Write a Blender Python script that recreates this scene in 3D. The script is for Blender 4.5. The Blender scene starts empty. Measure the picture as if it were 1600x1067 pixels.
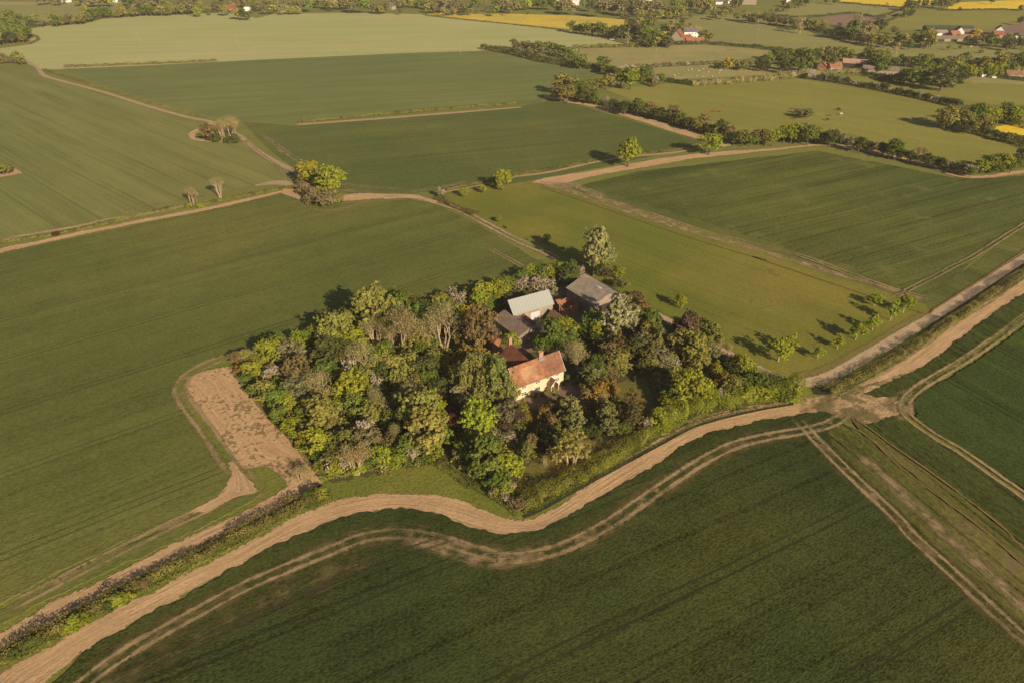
import bpy, math, random
import numpy as np
from mathutils import Vector, geometry
SC=bpy.context.scene
# ---------------------------------------------------------------- camera, sky, sun, exposure
CAM_H=105.0; PITCH=math.radians(32.6); FPX=1067.0
cam=bpy.data.objects.new('camera',bpy.data.cameras.new('camera')); SC.collection.objects.link(cam)
cam.data.lens=24.0; cam.data.sensor_width=36.0; cam.data.clip_start=1.0; cam.data.clip_end=6000
cam.location=(0,0,CAM_H); cam.rotation_euler=(math.pi/2-PITCH,0,0); SC.camera=cam
SUN_AZ=math.atan2(0.54,-0.84); SUN_EL=math.radians(26)      # direction towards the sun, measured from +Y towards +X
w=bpy.data.worlds.new("World"); SC.world=w; w.use_nodes=True
sky=w.node_tree.nodes.new('ShaderNodeTexSky'); sky.sky_type='NISHITA'; sky.sun_disc=False
sky.sun_elevation=SUN_EL; sky.sun_rotation=SUN_AZ; sky.air_density=1.0; sky.dust_density=2.0
bg=w.node_tree.nodes['Background']; bg.inputs[1].default_value=0.05
w.node_tree.links.new(sky.outputs[0],bg.inputs[0])
sl=bpy.data.lights.new('sun','SUN'); sl.energy=5.0; sl.angle=math.radians(0.6); sl.color=(1.0,0.82,0.58)
so=bpy.data.objects.new('sun',sl); SC.collection.objects.link(so)
sd=Vector((math.sin(SUN_AZ)*math.cos(SUN_EL),math.cos(SUN_AZ)*math.cos(SUN_EL),math.sin(SUN_EL)))
so.rotation_euler=sd.to_track_quat('Z','Y').to_euler(); so.location=(200,-300,300)
SC.view_settings.view_transform='Standard'; SC.view_settings.look='None'; SC.view_settings.gamma=1.0
SC.view_settings.exposure=0.24
SC.cycles.max_bounces=4; SC.cycles.transparent_max_bounces=12

# ---------------------------------------------------------------- helpers
COS,SIN=math.cos(PITCH),math.sin(PITCH)
def G(px,py,z=0.0):
    """ground position seen at a place of the aerial photograph"""
    u=(px-800)/FPX; v=(py-533.5)/FPX; t=(z-CAM_H)/(-SIN-v*COS)
    return (u*t,(COS-v*SIN)*t)
def depth(x,y,z=0.0): return y*COS+(CAM_H-z)*SIN
def tag(o,label=None,cat=None,group=None,kind=None):
    if label: o['label']=label
    if cat: o['category']=cat
    if group: o['group']=group
    if kind: o['kind']=kind
    return o
def link(o,parent=None):
    SC.collection.objects.link(o)
    if parent: o.parent=parent
    return o
def empty(name,loc,rz=0.0,sc=(1,1,1)):
    o=bpy.data.objects.new(name,None); o.location=loc; o.rotation_euler=(0,0,rz); o.scale=sc
    o.empty_display_size=1.0
    return link(o)
def mesh_np(name,V,F,attrs=None,smooth=False):
    """V (n,3), F (m,k) arrays"""
    me=bpy.data.meshes.new(name); V=np.asarray(V,np.float32); F=np.asarray(F,np.int32)
    m,k=F.shape
    me.vertices.add(len(V)); me.vertices.foreach_set('co',V.ravel())
    me.loops.add(m*k); me.loops.foreach_set('vertex_index',F.ravel())
    me.polygons.add(m); me.polygons.foreach_set('loop_start',np.arange(0,m*k,k,dtype=np.int32))
    me.update(calc_edges=True)
    if attrs:
        for nm,arr in attrs.items():
            a=me.attributes.new(nm,'FLOAT','POINT'); a.data.foreach_set('value',np.asarray(arr,np.float32))
    if smooth: me.polygons.foreach_set('use_smooth',np.ones(m,bool))
    me.validate()
    return me
class MB:
    def __init__(s): s.v=[]; s.f=[]; s.mi=[]
    def add(s,vs,fs,mi=0):
        n=len(s.v); s.v+= [tuple(p) for p in vs]; s.f+=[tuple(i+n for i in f) for f in fs]; s.mi+=[mi]*len(fs)
    def box(s,x0,x1,y0,y1,z0,z1,mi=0):
        vs=[(x,y,z) for z in (z0,z1) for y in (y0,y1) for x in (x0,x1)]
        s.add(vs,[(0,2,3,1),(4,5,7,6),(0,1,5,4),(2,6,7,3),(0,4,6,2),(1,3,7,5)],mi)
    def tube(s,pts,rad,n=6,mi=0,cap=True):
        rings=[]
        for i,p in enumerate(pts):
            p=Vector(p); a=Vector(pts[max(i-1,0)]); b=Vector(pts[min(i+1,len(pts)-1)])
            d=(b-a).normalized(); u=d.orthogonal().normalized(); w_=d.cross(u)
            rings.append([p+(u*math.cos(t*2*math.pi/n)+w_*math.sin(t*2*math.pi/n))*rad[i] for t in range(n)])
        vs=[q for r in rings for q in r]; fs=[]
        for i in range(len(rings)-1):
            for t in range(n):
                a=i*n+t; b=i*n+(t+1)%n; fs.append((a,b,b+n,a+n))
        if cap: fs+=[tuple(range(n))[::-1],tuple(range(len(vs)-n,len(vs)))]
        s.add(vs,fs,mi)
    def data(s,name,mats,smooth=False):
        me=bpy.data.meshes.new(name); me.from_pydata(s.v,[],s.f)
        for m in (mats if isinstance(mats,(list,tuple)) else [mats]): me.materials.append(m)
        me.polygons.foreach_set('material_index',s.mi)
        if smooth: me.polygons.foreach_set('use_smooth',[True]*len(s.f))
        me.update(); return me
    def build(s,name,mats,parent=None,smooth=False):
        return link(bpy.data.objects.new(name,s.data(name,mats,smooth)),parent)

# ---------------------------------------------------------------- materials
class NT:
    def __init__(s,name):
        s.m=bpy.data.materials.new(name); s.m.use_nodes=True; s.t=s.m.node_tree; s.t.nodes.clear()
    def n(s,ty,**kw):
        nd=s.t.nodes.new(ty)
        for k,v in kw.items():
            if k.startswith('i_'): nd.inputs[int(k[2:]) if k[2:].isdigit() else k[2:]].default_value=v
            else: setattr(nd,k,v)
        return nd
    def l(s,a,b): s.t.links.new(a,b)
    def math(s,op,a,b=None,c=None,clamp=False):
        nd=s.t.nodes.new('ShaderNodeMath'); nd.operation=op; nd.use_clamp=clamp
        for i,x in enumerate((a,b,c)):
            if x is None: continue
            if isinstance(x,(int,float)): nd.inputs[i].default_value=x
            else: s.l(x,nd.inputs[i])
        return nd.outputs[0]
    def noise(s,vec,scale,detail=3,rough=0.55,dim='3D'):
        nd=s.t.nodes.new('ShaderNodeTexNoise'); nd.noise_dimensions=dim
        nd.inputs['Scale'].default_value=scale; nd.inputs['Detail'].default_value=detail; nd.inputs['Roughness'].default_value=rough
        if vec is not None: s.l(vec,nd.inputs['Vector'])
        return nd.outputs['Fac']
    def smooth(s,x,a,b,lo=0.0,hi=1.0):
        nd=s.t.nodes.new('ShaderNodeMapRange'); nd.interpolation_type='SMOOTHSTEP'
        for i,v in ((1,a),(2,b),(3,lo),(4,hi)): nd.inputs[i].default_value=v
        s.l(x,nd.inputs[0]); return nd.outputs[0]
    def mix(s,f,a,b):
        nd=s.t.nodes.new('ShaderNodeMix'); nd.data_type='RGBA'
        for i,x in ((0,f),(6,a),(7,b)):
            if isinstance(x,(int,float)): nd.inputs[i].default_value=x
            elif isinstance(x,tuple): nd.inputs[i].default_value=(*x[:3],1)
            else: s.l(x,nd.inputs[i])
        return nd.outputs[2]
    def mul(s,col,f):
        nd=s.t.nodes.new('ShaderNodeVectorMath'); nd.operation='SCALE'
        if isinstance(col,tuple): nd.inputs[0].default_value=col[:3]
        else: s.l(col,nd.inputs[0])
        if isinstance(f,(int,float)): nd.inputs[3].default_value=f
        else: s.l(f,nd.inputs[3])
        return nd.outputs[0]
    def scaled(s,vec,sc,rot=0.0):
        nd=s.t.nodes.new('ShaderNodeMapping'); nd.vector_type='POINT'
        a=s.t.nodes.new('ShaderNodeMapping'); a.inputs['Rotation'].default_value=(0,0,rot)
        s.l(vec,a.inputs[0]); s.l(a.outputs[0],nd.inputs[0]); nd.inputs['Scale'].default_value=sc
        return nd.outputs[0]
    def pos(s): return s.t.nodes.new('ShaderNodeNewGeometry').outputs['Position']
    def bump(s,h,strength,dist):
        b=s.t.nodes.new('ShaderNodeBump'); b.inputs['Strength'].default_value=strength; b.inputs['Distance'].default_value=dist
        s.l(h,b.inputs['Height']); return b.outputs[0]
    def out(s,col,rough=0.9,normal=None,alpha=None,spec=0.15):
        b=s.t.nodes.new('ShaderNodeBsdfPrincipled'); o=s.t.nodes.new('ShaderNodeOutputMaterial')
        if isinstance(col,tuple): b.inputs['Base Color'].default_value=(*col[:3],1)
        else: s.l(col,b.inputs['Base Color'])
        b.inputs['Roughness'].default_value=rough; b.inputs['Specular IOR Level'].default_value=spec
        if normal is not None: s.l(normal,b.inputs['Normal'])
        if alpha is not None: s.l(alpha,b.inputs['Alpha'])
        s.l(b.outputs[0],o.inputs[0]); return s.m

CAL={'meadow_grass': (1.016, 1.069, 0.722), 'garden_lawn': (1.016, 1.069, 0.722), 'barley_right': (0.856, 0.902, 0.693), 'wheat_middle': (1.031, 1.021, 0.851), 'wheat_far_middle': (1.162, 1.252, 1.086), 'wheat_far_left': (1.281, 1.321, 1.089), 'grazed_pasture': (1.001, 1.071, 0.709), 'rough_pasture': (1.001, 1.071, 0.709), 'far_green_field': (1.001, 1.071, 0.709), 'deep_green_wheat': (1.08, 1.059, 0.597), 'worn_wheat': (0.735, 0.754, 0.547), 'thin_wheat': (0.735, 0.754, 0.547), 'verge_grass': (1.188, 1.239, 0.818), 'dry_pasture': (1.346, 1.236, 1.048), 'young_wheat': (0.651, 0.682, 0.549), 'wheat_left': (1.067, 1.059, 0.866), 'pale_barley': (1.009, 1.153, 1.0)}
def field_mat(name,c1,c2,rot=0.0,streak=0.25,grain=0.35,gs=1.6,bump=0.5,patch=0.012,tram=None,bare=None,cthr=0.62):
    """crop or grass: patches, drilling rows along one direction, tufts, wheel lines of the sprayer"""
    f_=CAL.get(name,(1,1,1)); c1=tuple(a*b for a,b in zip(c1,f_)); c2=tuple(a*b for a,b in zip(c2,f_))
    t=NT(name); P=t.pos()
    R=t.scaled(P,(1,1,1),-rot)
    big=t.noise(P,patch,4,0.55)
    rows=t.noise(t.scaled(P,(0.02,0.55,1),-rot),1.0,3,0.6)
    rows2=t.noise(t.scaled(P,(0.008,0.10,1),-rot),1.0,2,0.5)
    lines=t.smooth(t.noise(t.scaled(P,(0.005,0.75,1),-rot),1.0,1,0.4),0.30,0.44)
    fine=t.noise(t.scaled(P,(gs*1.1,gs*2.6,gs*2),-rot),1.0,3,0.75); mid=t.noise(P,gs*0.10,4,0.7)
    c=t.mix(t.smooth(big,0.35,0.68),c1,c2)
    k=t.math('ADD',t.math('MULTIPLY',rows,streak*1.1),t.math('MULTIPLY',rows2,streak*1.3))
    k=t.math('ADD',k,t.math('MULTIPLY',lines,streak*0.45))
    k=t.math('ADD',k,t.math('MULTIPLY',t.smooth(fine,0.33,0.67),grain*1.3)); k=t.math('ADD',k,t.math('MULTIPLY',t.smooth(mid,0.3,0.7),grain*0.3))
    k=t.math('ADD',k,1.0-(streak*1.6+grain*0.8)); k=t.math('MAXIMUM',k,0.15)
    c=t.mul(c,t.math('MULTIPLY',k,1.22))
    if bare is not None:
        bn=t.noise(P,0.06,5,0.65); c=t.mix(t.smooth(bn,cthr,cthr+0.08,0,0.75),c,bare)
    if tram:
        per,off,col,halfw=tram
        sx=t.t.nodes.new('ShaderNodeSeparateXYZ'); t.l(R,sx.inputs[0])
        wob=t.noise(P,0.03,1,0.5)
        yy=t.math('ADD',sx.outputs[1],t.math('MULTIPLY',wob,1.2))
        d=t.math('ABSOLUTE',t.math('SUBTRACT',t.math('MODULO',t.math('ADD',yy,5000.0-off+per/2),per),per/2))
        d=t.math('ABSOLUTE',t.math('SUBTRACT',d,0.95))
        f=t.smooth(d,halfw*0.5,halfw,0.8,0.0)
        f=t.math('MULTIPLY',f,t.smooth(t.noise(P,0.25,2,0.6),0.3,0.5,0.45,1.0))
        c=t.mix(f,c,col)
    nrm=t.bump(t.math('ADD',fine,t.math('MULTIPLY',rows,0.35)),bump,0.28)
    return t.out(c,0.95,nrm,spec=0.05)

def soil_mat(name,c1,c2,green=(0.07,0.08,0.03),ragged=1.0,streak=1.0,weeds=0.62,use_edge=True,mode='full',half=0.5):
    """bare earth on a strip: 'edge' is the distance to the strip's side in metres, uv.x 0..1 across, uv.y metres along"""
    t=NT(name); P=t.pos(); uv=t.t.nodes.new('ShaderNodeUVMap').outputs[0]
    sx=t.t.nodes.new('ShaderNodeSeparateXYZ'); t.l(uv,sx.inputs[0])
    cmb=t.t.nodes.new('ShaderNodeCombineXYZ'); t.l(t.math('MULTIPLY',sx.outputs[0],26.0),cmb.inputs[0]); t.l(t.math('MULTIPLY',sx.outputs[1],0.05),cmb.inputs[1])
    st=t.noise(cmb.outputs[0],1.0,5,0.75); fine=t.noise(P,1.3,4,0.7); mid=t.noise(P,0.13,4,0.6)
    c=t.mix(t.smooth(st,0.35,0.62),c1,c2)
    k=t.math('ADD',t.math('MULTIPLY',fine,0.75),t.math('MULTIPLY',mid,0.5)); k=t.math('ADD',k,0.38)
    c=t.mul(c,k)
    wd=t.math('ADD',t.math('MULTIPLY',t.noise(P,0.9,3,0.7),0.6),t.math('MULTIPLY',mid,0.45))
    c=t.mix(t.smooth(wd,weeds,weeds+0.07,0,0.8),c,green)
    alpha=None
    e=t.t.nodes.new('ShaderNodeAttribute'); e.attribute_name='edge'
    rag=t.math('MULTIPLY',t.math('SUBTRACT',t.math('ADD',t.noise(P,0.9,4,0.75),t.math('MULTIPLY',t.noise(P,0.12,2,0.6),0.8)),0.9),ragged*3.0)
    if mode=='full':
        alpha=t.smooth(t.math('ADD',e.outputs['Fac'],rag),ragged*0.15,ragged*0.55)
    elif mode=='twin':
        u=sx.outputs[0]; wv=t.math('MULTIPLY',t.math('SUBTRACT',t.noise(P,0.08,2,0.5),0.5),0.05)
        d=t.math('ABSOLUTE',t.math('SUBTRACT',t.math('ABSOLUTE',t.math('SUBTRACT',t.math('ADD',u,wv),0.5)),0.25))
        d=t.math('ADD',d,t.math('MULTIPLY',rag,0.085/ max(ragged,0.1)))
        ruts=t.smooth(d,half*0.2,half,1.0,0.0)
        mids=t.smooth(t.noise(P,0.16,4,0.7),0.50,0.66,0.0,0.75)
        mids=t.math('MULTIPLY',mids,t.smooth(t.math('ABSOLUTE',t.math('SUBTRACT',u,0.5)),0.22,0.46,1.0,0.0))
        alpha=t.math('MAXIMUM',ruts,mids)
        alpha=t.math('MULTIPLY',alpha,t.smooth(t.math('ADD',t.math('MULTIPLY',t.noise(P,0.05,2,0.5),0.6),t.math('MULTIPLY',t.noise(P,0.5,3,0.6),0.4)),0.32,0.56,0.22,0.90))
        en=t.t.nodes.new('ShaderNodeAttribute'); en.attribute_name='ends'
        alpha=t.math('MULTIPLY',alpha,t.smooth(en.outputs['Fac'],0.0,6.0))
    elif mode=='scuff':
        n=t.noise(cmb.outputs[0],2.2,3,0.7)
        n=t.math('ADD',n,t.math('MULTIPLY',t.math('SUBTRACT',t.noise(P,0.25,3,0.7),0.5),1.0))
        alpha=t.math('MULTIPLY',t.smooth(n,0.38,0.66,0,0.9),t.smooth(e.outputs['Fac'],0.0,ragged*1.6))
    nrm=t.bump(t.math('ADD',st,t.math('MULTIPLY',fine,0.8)),0.7,0.3)
    return t.out(c,0.97,nrm,alpha,spec=0.05)

def leaf_mat(name,flower=(0.60,0.51,0.41)):
    t=NT(name)
    oi=t.t.nodes.new('ShaderNodeObjectInfo'); v=t.t.nodes.new('ShaderNodeAttribute'); v.attribute_name='v'
    b=t.t.nodes.new('ShaderNodeAttribute'); b.attribute_name='b'
    c=t.mul(oi.outputs['Color'],t.smooth(v.outputs['Fac'],0.0,1.0,0.45,1.6))
    warm=t.mix(t.smooth(v.outputs['Fac'],0.5,1.0,0,0.3),c,(0.17,0.15,0.02))
    c=t.mix(b.outputs['Fac'],warm,flower)
    d=t.n('ShaderNodeBsdfDiffuse'); tr=t.n('ShaderNodeBsdfTranslucent'); mx=t.n('ShaderNodeMixShader',i_0=0.38)
    t.l(c,d.inputs[0]); t.l(c,tr.inputs[0]); t.l(d.outputs[0],mx.inputs[1]); t.l(tr.outputs[0],mx.inputs[2])
    o=t.n('ShaderNodeOutputMaterial'); t.l(mx.outputs[0],o.inputs[0]); return t.m
def plain(name,col,rough=0.8,var=0.25,scale=1.5,bump=0.0,spec=0.2):
    t=NT(name); tc=t.t.nodes.new('ShaderNodeTexCoord').outputs['Object']
    n=t.noise(tc,scale,4,0.65); c=t.mul(col,t.smooth(n,0.25,0.75,1-var,1+var))
    return t.out(c,rough,t.bump(n,bump,0.1) if bump else None,spec=spec)
def roof_mat(name,c1,c2,row=0.3,rough=0.85,patchcol=None):
    """tiles or sheets: courses, single-tile variation, lichen"""
    t=NT(name); tc=t.t.nodes.new('ShaderNodeTexCoord').outputs['Object']
    br=t.t.nodes.new('ShaderNodeTexVoronoi'); br.inputs['Scale'].default_value=1/row; t.l(tc,br.inputs['Vector'])
    sep=t.t.nodes.new('ShaderNodeSeparateColor'); t.l(br.outputs['Color'],sep.inputs[0])
    n=t.noise(tc,0.45,4,0.6)
    c=t.mix(sep.outputs[0],c1,c2); c=t.mul(c,t.smooth(n,0.3,0.7,0.72,1.25))
    if patchcol: c=t.mix(t.smooth(t.noise(tc,0.9,3,0.6),0.52,0.62,0,0.7),c,patchcol)
    return t.out(c,rough,t.bump(sep.outputs[1],0.3,0.05),spec=0.15)
def ribbed_mat(name,col,period=0.3,axis=0,rough=0.7,var=0.2,amp=0.3,dirt=(0.1,0.08,0.06)):
    t=NT(name); tc=t.t.nodes.new('ShaderNodeTexCoord').outputs['Object']
    sx=t.t.nodes.new('ShaderNodeSeparateXYZ'); t.l(tc,sx.inputs[0])
    wv=t.math('SINE',t.math('MULTIPLY',sx.outputs[axis],2*math.pi/period))
    n=t.noise(tc,0.6,5,0.65)
    sc=t.scaled(tc,(2.5,0.25,0.4) if axis==0 else (0.25,2.5,0.4)); st=t.noise(sc,1.0,3,0.6)
    c=t.mul(col,t.math('ADD',t.smooth(n,0.3,0.7,1-var,1+var),t.math('MULTIPLY',wv,0.07)))
    c=t.mix(t.smooth(st,0.5,0.75,0,0.35),c,dirt)
    return t.out(c,rough,t.bump(wv,amp,0.05),spec=0.25)

# ---------------------------------------------------------------- flat land pieces
RNG=random.Random(7)
def smooth_line(pts,step):
    """Catmull-Rom through world points, resampled"""
    P=[Vector((p[0],p[1])) for p in pts]; out=[]
    if len(P)==2: P=[P[0],P[0].lerp(P[1],0.5),P[1]]
    for i in range(len(P)-1):
        p0=P[i-1] if i else P[i]*2-P[i+1]; p1=P[i]; p2=P[i+1]; p3=P[i+2] if i+2<len(P) else P[i+1]*2-P[i]
        n=max(1,int((p2-p1).length/step))
        for k in range(n):
            s=k/n; out.append(0.5*((2*p1)+(p2-p0)*s+(2*p0-5*p1+4*p2-p3)*s*s+(3*p1-p0-3*p2+p3)*s**3))
    out.append(P[-1]); return out
def noise1(seed):
    r=random.Random(seed); tab=[r.uniform(-1,1) for _ in range(512)]
    def f(x):
        i=math.floor(x); t=x-i; t=t*t*(3-2*t); return tab[i%512]*(1-t)+tab[(i+1)%512]*t
    return f
def field(px,label,mat,z,jag=0.0,skirt=0.0,name='field',step=None,curve=False):
    w_=[Vector(G(*p)) for p in px]; out=[]
    n=len(w_)
    if jag>0:
        nf=noise1(len(label)*7+int(px[0][0])); acc=0.0
        for i in range(n):
            a,b=w_[i],w_[(i+1)%n]; L=(b-a).length; dist=a.length
            st=step or (0.8 if dist<330 else 3.0); k=max(1,min(400,int(L/st))); nn=Vector((-(b-a).y,(b-a).x))/max(L,1e-6)
            for j in range(k):
                p=a.lerp(b,j/k); acc+=L/k
                e=min(1.0,min(j,k-j)/3.0)
                out.append(p+nn*jag*e*(nf(acc/1.1)+0.8*nf(acc/4.3+50)+0.6*nf(acc/17+90)))
    else: out=w_
    tri=geometry.tessellate_polygon([[Vector((p.x,p.y,0)) for p in out]])
    vs=[(p.x,p.y,z) for p in out]; fs=[]
    for t in tri:
        a,b,c=[out[i] for i in t]
        fs.append(tuple(t) if (b-a).cross(c-a)>0 else tuple(t)[::-1])
    if skirt:
        m=len(out); vs+=[(p.x,p.y,z-skirt) for p in out]
        area=sum(out[i].cross(out[(i+1)%m]) for i in range(m))
        for i in range(m):
            j=(i+1)%m; fs.append((i,i+m,j+m,j) if area>0 else (j,j+m,i+m,i))
    me=bpy.data.meshes.new(name); me.from_pydata(vs,[],fs); me.materials.append(mat); me.update()
    return tag(link(bpy.data.objects.new(name,me)),label,'field' if name=='field' else name.replace('_',' '),None,'structure')
def strip(A,B,label,mat,z,name='track',step=1.2,cols=6):
    """strip of ground between two edges given in photo coordinates"""
    a=smooth_line([G(*p) for p in A],step); b=smooth_line([G(*p) for p in B],step)
    n=max(len(a),len(b))
    def res(l):
        d=[0.0]
        for i in range(1,len(l)): d.append(d[-1]+(l[i]-l[i-1]).length)
        o=[]; j=0
        for k in range(n):
            s=d[-1]*k/(n-1)
            while j<len(l)-2 and d[j+1]<s: j+=1
            o.append(l[j].lerp(l[j+1],min(1,max(0,(s-d[j])/max(1e-6,d[j+1]-d[j])))))
        return o,d[-1]
    a,La=res(a); b,Lb=res(b); return _strip(a,b,(La+Lb)/2,label,mat,z,name,cols)
def ribbon(C,width,label,mat,z,name='track',step=1.2,cols=6,world=False):
    c=smooth_line([p if world else G(*p) for p in C],step); a=[];b=[];L=0
    for i,p in enumerate(c):
        d=(c[min(i+1,len(c)-1)]-c[max(i-1,0)]); d=Vector((-d.y,d.x)).normalized()
        wd=width if not isinstance(width,(list,tuple)) else width[0]+(width[1]-width[0])*i/(len(c)-1)
        a.append(p+d*wd/2); b.append(p-d*wd/2); L+=(c[i]-c[i-1]).length if i else 0
    return _strip(a,b,L,label,mat,z,name,cols)
def _strip(a,b,L,label,mat,z,name,cols):
    n=len(a); vs=[];uv=[];ed=[];en=[]
    for i in range(n):
        W=(a[i]-b[i]).length; t_end=min(i,n-1-i)*L/(n-1)
        for c in range(cols+1):
            u=c/cols; p=a[i].lerp(b[i],u); vs.append((p.x,p.y,z)); uv.append((u,L*i/(n-1))); ed.append(min(min(u,1-u)*W,t_end+0.01)); en.append(t_end)
    fs=[]
    for i in range(n-1):
        for c in range(cols):
            q=i*(cols+1)+c; fs.append((q,q+1,q+cols+2,q+cols+1))
    a0,b0,c0=Vector(vs[fs[0][0]]),Vector(vs[fs[0][1]]),Vector(vs[fs[0][2]])
    if (b0-a0).cross(c0-a0).z<0: fs=[f[::-1] for f in fs]
    me=bpy.data.meshes.new(name); me.from_pydata(vs,[],fs); me.materials.append(mat)
    lay=me.uv_layers.new(name='UVMap'); 
    for lp in me.loops: lay.data[lp.index].uv=uv[lp.vertex_index]
    at=me.attributes.new('edge','FLOAT','POINT'); at.data.foreach_set('value',ed)
    at=me.attributes.new('ends','FLOAT','POINT'); at.data.foreach_set('value',en); me.update()
    return tag(link(bpy.data.objects.new(name,me)),label,name.replace('_',' '),None,'structure')
# ================================================================ LAND
def zz(ox,oy,sc,s):
    a=[float(x) for x in s.split()]; return [(ox+a[i]/sc,oy+a[i+1]/sc) for i in range(0,len(a),2)]
CROP=(0.085,0.092,0.033); 
rotA=math.radians(27.3)
_ax,_ay=G(1050,840); _bx,_by=G(1262,746); rotA=math.atan2(_by-_ay,_bx-_ax); offA=-_ax*math.sin(rotA)+_ay*math.cos(rotA)
_lx,_ly=G(0,827); _mx,_my=G(323,703); rotL=math.atan2(_my-_ly,_mx-_lx); offL=-_lx*math.sin(rotL)+_ly*math.cos(rotL)
def rot_of(a,b):
    p,q=G(*a),G(*b); return math.atan2(q[1]-p[1],q[0]-p[0])
def off_of(a,r):
    p=G(*a); return -p[0]*math.sin(r)+p[1]*math.cos(r)
dark=(0.022,0.026,0.012)
M_base=field_mat('rough_pasture',(0.14,0.14,0.055),(0.17,0.155,0.065),0.3,0.15,0.2,0.6,0.3,0.008)
M_front=field_mat('young_wheat',(0.045,0.062,0.021),(0.083,0.090,0.027),rotA,0.60,0.85,1.3,0.55,0.012,(25.2,offA,(0.030,0.034,0.015),0.30),(0.13,0.11,0.045),0.70)
M_left=field_mat('wheat_left',(0.084,0.099,0.031),(0.122,0.123,0.040),rotL,0.30,0.42,1.2,0.6,0.010,(26,offL,(0.062,0.070,0.024),0.27),(0.15,0.13,0.05),0.72)
M_upleft=field_mat('wheat_far_left',(0.115,0.120,0.046),(0.135,0.130,0.050),rot_of((60,140),(440,290)),0.45,0.22,0.7,0.5,0.008,None,(0.17,0.15,0.06),0.66)
M_upmid=field_mat('wheat_far_middle',(0.105,0.118,0.046),(0.125,0.128,0.050),rot_of((200,180),(800,140)),0.40,0.22,0.6,0.4,0.008,None,(0.17,0.15,0.06),0.68)
M_mid=field_mat('wheat_middle',(0.080,0.100,0.034),(0.106,0.117,0.040),rot_of((520,240),(900,205)),0.40,0.32,0.5,0.5,0.010,None,(0.15,0.14,0.05),0.70)
M_right=field_mat('barley_right',(0.078,0.092,0.032),(0.118,0.120,0.038),rot_of((950,330),(1400,240)),0.75,0.4,0.6,0.5,0.012,None,(0.16,0.155,0.045),0.58)
M_right2=field_mat('barley_right',(0.095,0.104,0.036),(0.125,0.124,0.040),rot_of((1000,330),(1450,480)),0.6,0.4,0.9,0.5,0.03,None,(0.20,0.17,0.06),0.60)
M_meadow=field_mat('meadow_grass',(0.118,0.128,0.032),(0.182,0.152,0.046),rot_of((880,285),(1400,450)),0.20,0.30,0.9,0.5,0.016,None,(0.17,0.14,0.05),0.60)
M_deep=field_mat('deep_green_wheat',(0.038,0.058,0.024),(0.048,0.068,0.026),rot_of((1430,600),(1600,700)),0.40,0.8,1.3,0.55,0.012,(26,off_of((1453,640),rot_of((1430,608),(1600,712))),dark,0.34),None)
M_i2=field_mat('thin_wheat',(0.062,0.080,0.026),(0.080,0.088,0.030),rot_of((1330,660),(1600,880)),0.7,0.7,0.9,0.9,0.015,None,(0.14,0.11,0.05),0.66)
M_i1=field_mat('worn_wheat',(0.105,0.104,0.036),(0.21,0.16,0.075),rot_of((1330,700),(1600,920)),1.0,0.6,0.9,0.8,0.03,None,(0.17,0.13,0.07),0.60)
M_verge=field_mat('verge_grass',(0.100,0.112,0.030),(0.135,0.128,0.040),0.6,0.15,0.5,1.1,0.8,0.05,None,(0.15,0.12,0.05),0.62)
M_pale=field_mat('pale_barley',(0.30,0.275,0.125),(0.35,0.285,0.15),rot_of((100,60),(700,50)),0.22,0.10,0.3,0.2,0.006,None,None)
M_past=field_mat('grazed_pasture',(0.185,0.170,0.058),(0.215,0.185,0.068),rot_of((1000,160),(1500,250)),0.2,0.2,0.5,0.3,0.012,None,(0.20,0.17,0.07),0.62)
M_tan=field_mat('dry_pasture',(0.175,0.178,0.078),(0.205,0.190,0.088),0.1,0.2,0.15,0.4,0.3,0.02,None,(0.27,0.20,0.11),0.56)
M_farg=field_mat('far_green_field',(0.205,0.188,0.10),(0.225,0.20,0.105),0.2,0.25,0.1,0.3,0.2,0.008)
M_rape=field_mat('oilseed_rape',(0.56,0.40,0.03),(0.62,0.44,0.04),0.3,0.25,0.25,0.25,0.2,0.015)
M_rapep=field_mat('thin_rape',(0.42,0.33,0.07),(0.52,0.38,0.05),0.0,0.3,0.25,0.25,0.2,0.02)
M_strip=field_mat('boundary_grass',(0.085,0.086,0.022),(0.115,0.10,0.030),rot_of((1358,675),(1600,870)),0.9,0.5,1.0,0.8,0.05,None,(0.15,0.11,0.04),0.58)
M_plough=field_mat('ploughed_soil',(0.19,0.125,0.095),(0.23,0.15,0.11),0.5,0.3,0.2,0.4,0.3,0.01)
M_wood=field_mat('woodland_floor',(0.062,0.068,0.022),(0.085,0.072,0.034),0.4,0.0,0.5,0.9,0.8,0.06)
M_lawn=field_mat('garden_lawn',(0.12,0.105,0.04),(0.17,0.11,0.055),0.4,0.0,0.35,0.9,0.5,0.05)
M_yard=field_mat('farmyard_earth',(0.16,0.11,0.075),(0.20,0.14,0.10),0.4,0.0,0.4,0.9,0.5,0.08)
S1,S2=(0.36,0.235,0.122),(0.61,0.405,0.225)
M_soil=soil_mat('bare_soil_strip',S1,S2,(0.12,0.10,0.045),1.0,weeds=0.66)
M_soilw=soil_mat('bare_soil_weeds',(0.46,0.30,0.155),(0.60,0.39,0.21),(0.17,0.125,0.055),1.0,weeds=0.54)
M_pale_track=soil_mat('chalky_track',(0.46,0.33,0.205),(0.54,0.39,0.25),(0.2,0.17,0.09),0.5,weeds=0.75)
M_twin=soil_mat('wheel_ruts',(0.33,0.24,0.125),(0.44,0.315,0.165),(0.10,0.09,0.035),0.8,weeds=0.60,mode='twin',half=0.16)
M_twin2=soil_mat('thin_wheel_ruts',(0.27,0.21,0.10),(0.36,0.27,0.135),(0.12,0.11,0.04),0.8,weeds=0.62,mode='twin',half=0.17)
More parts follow.
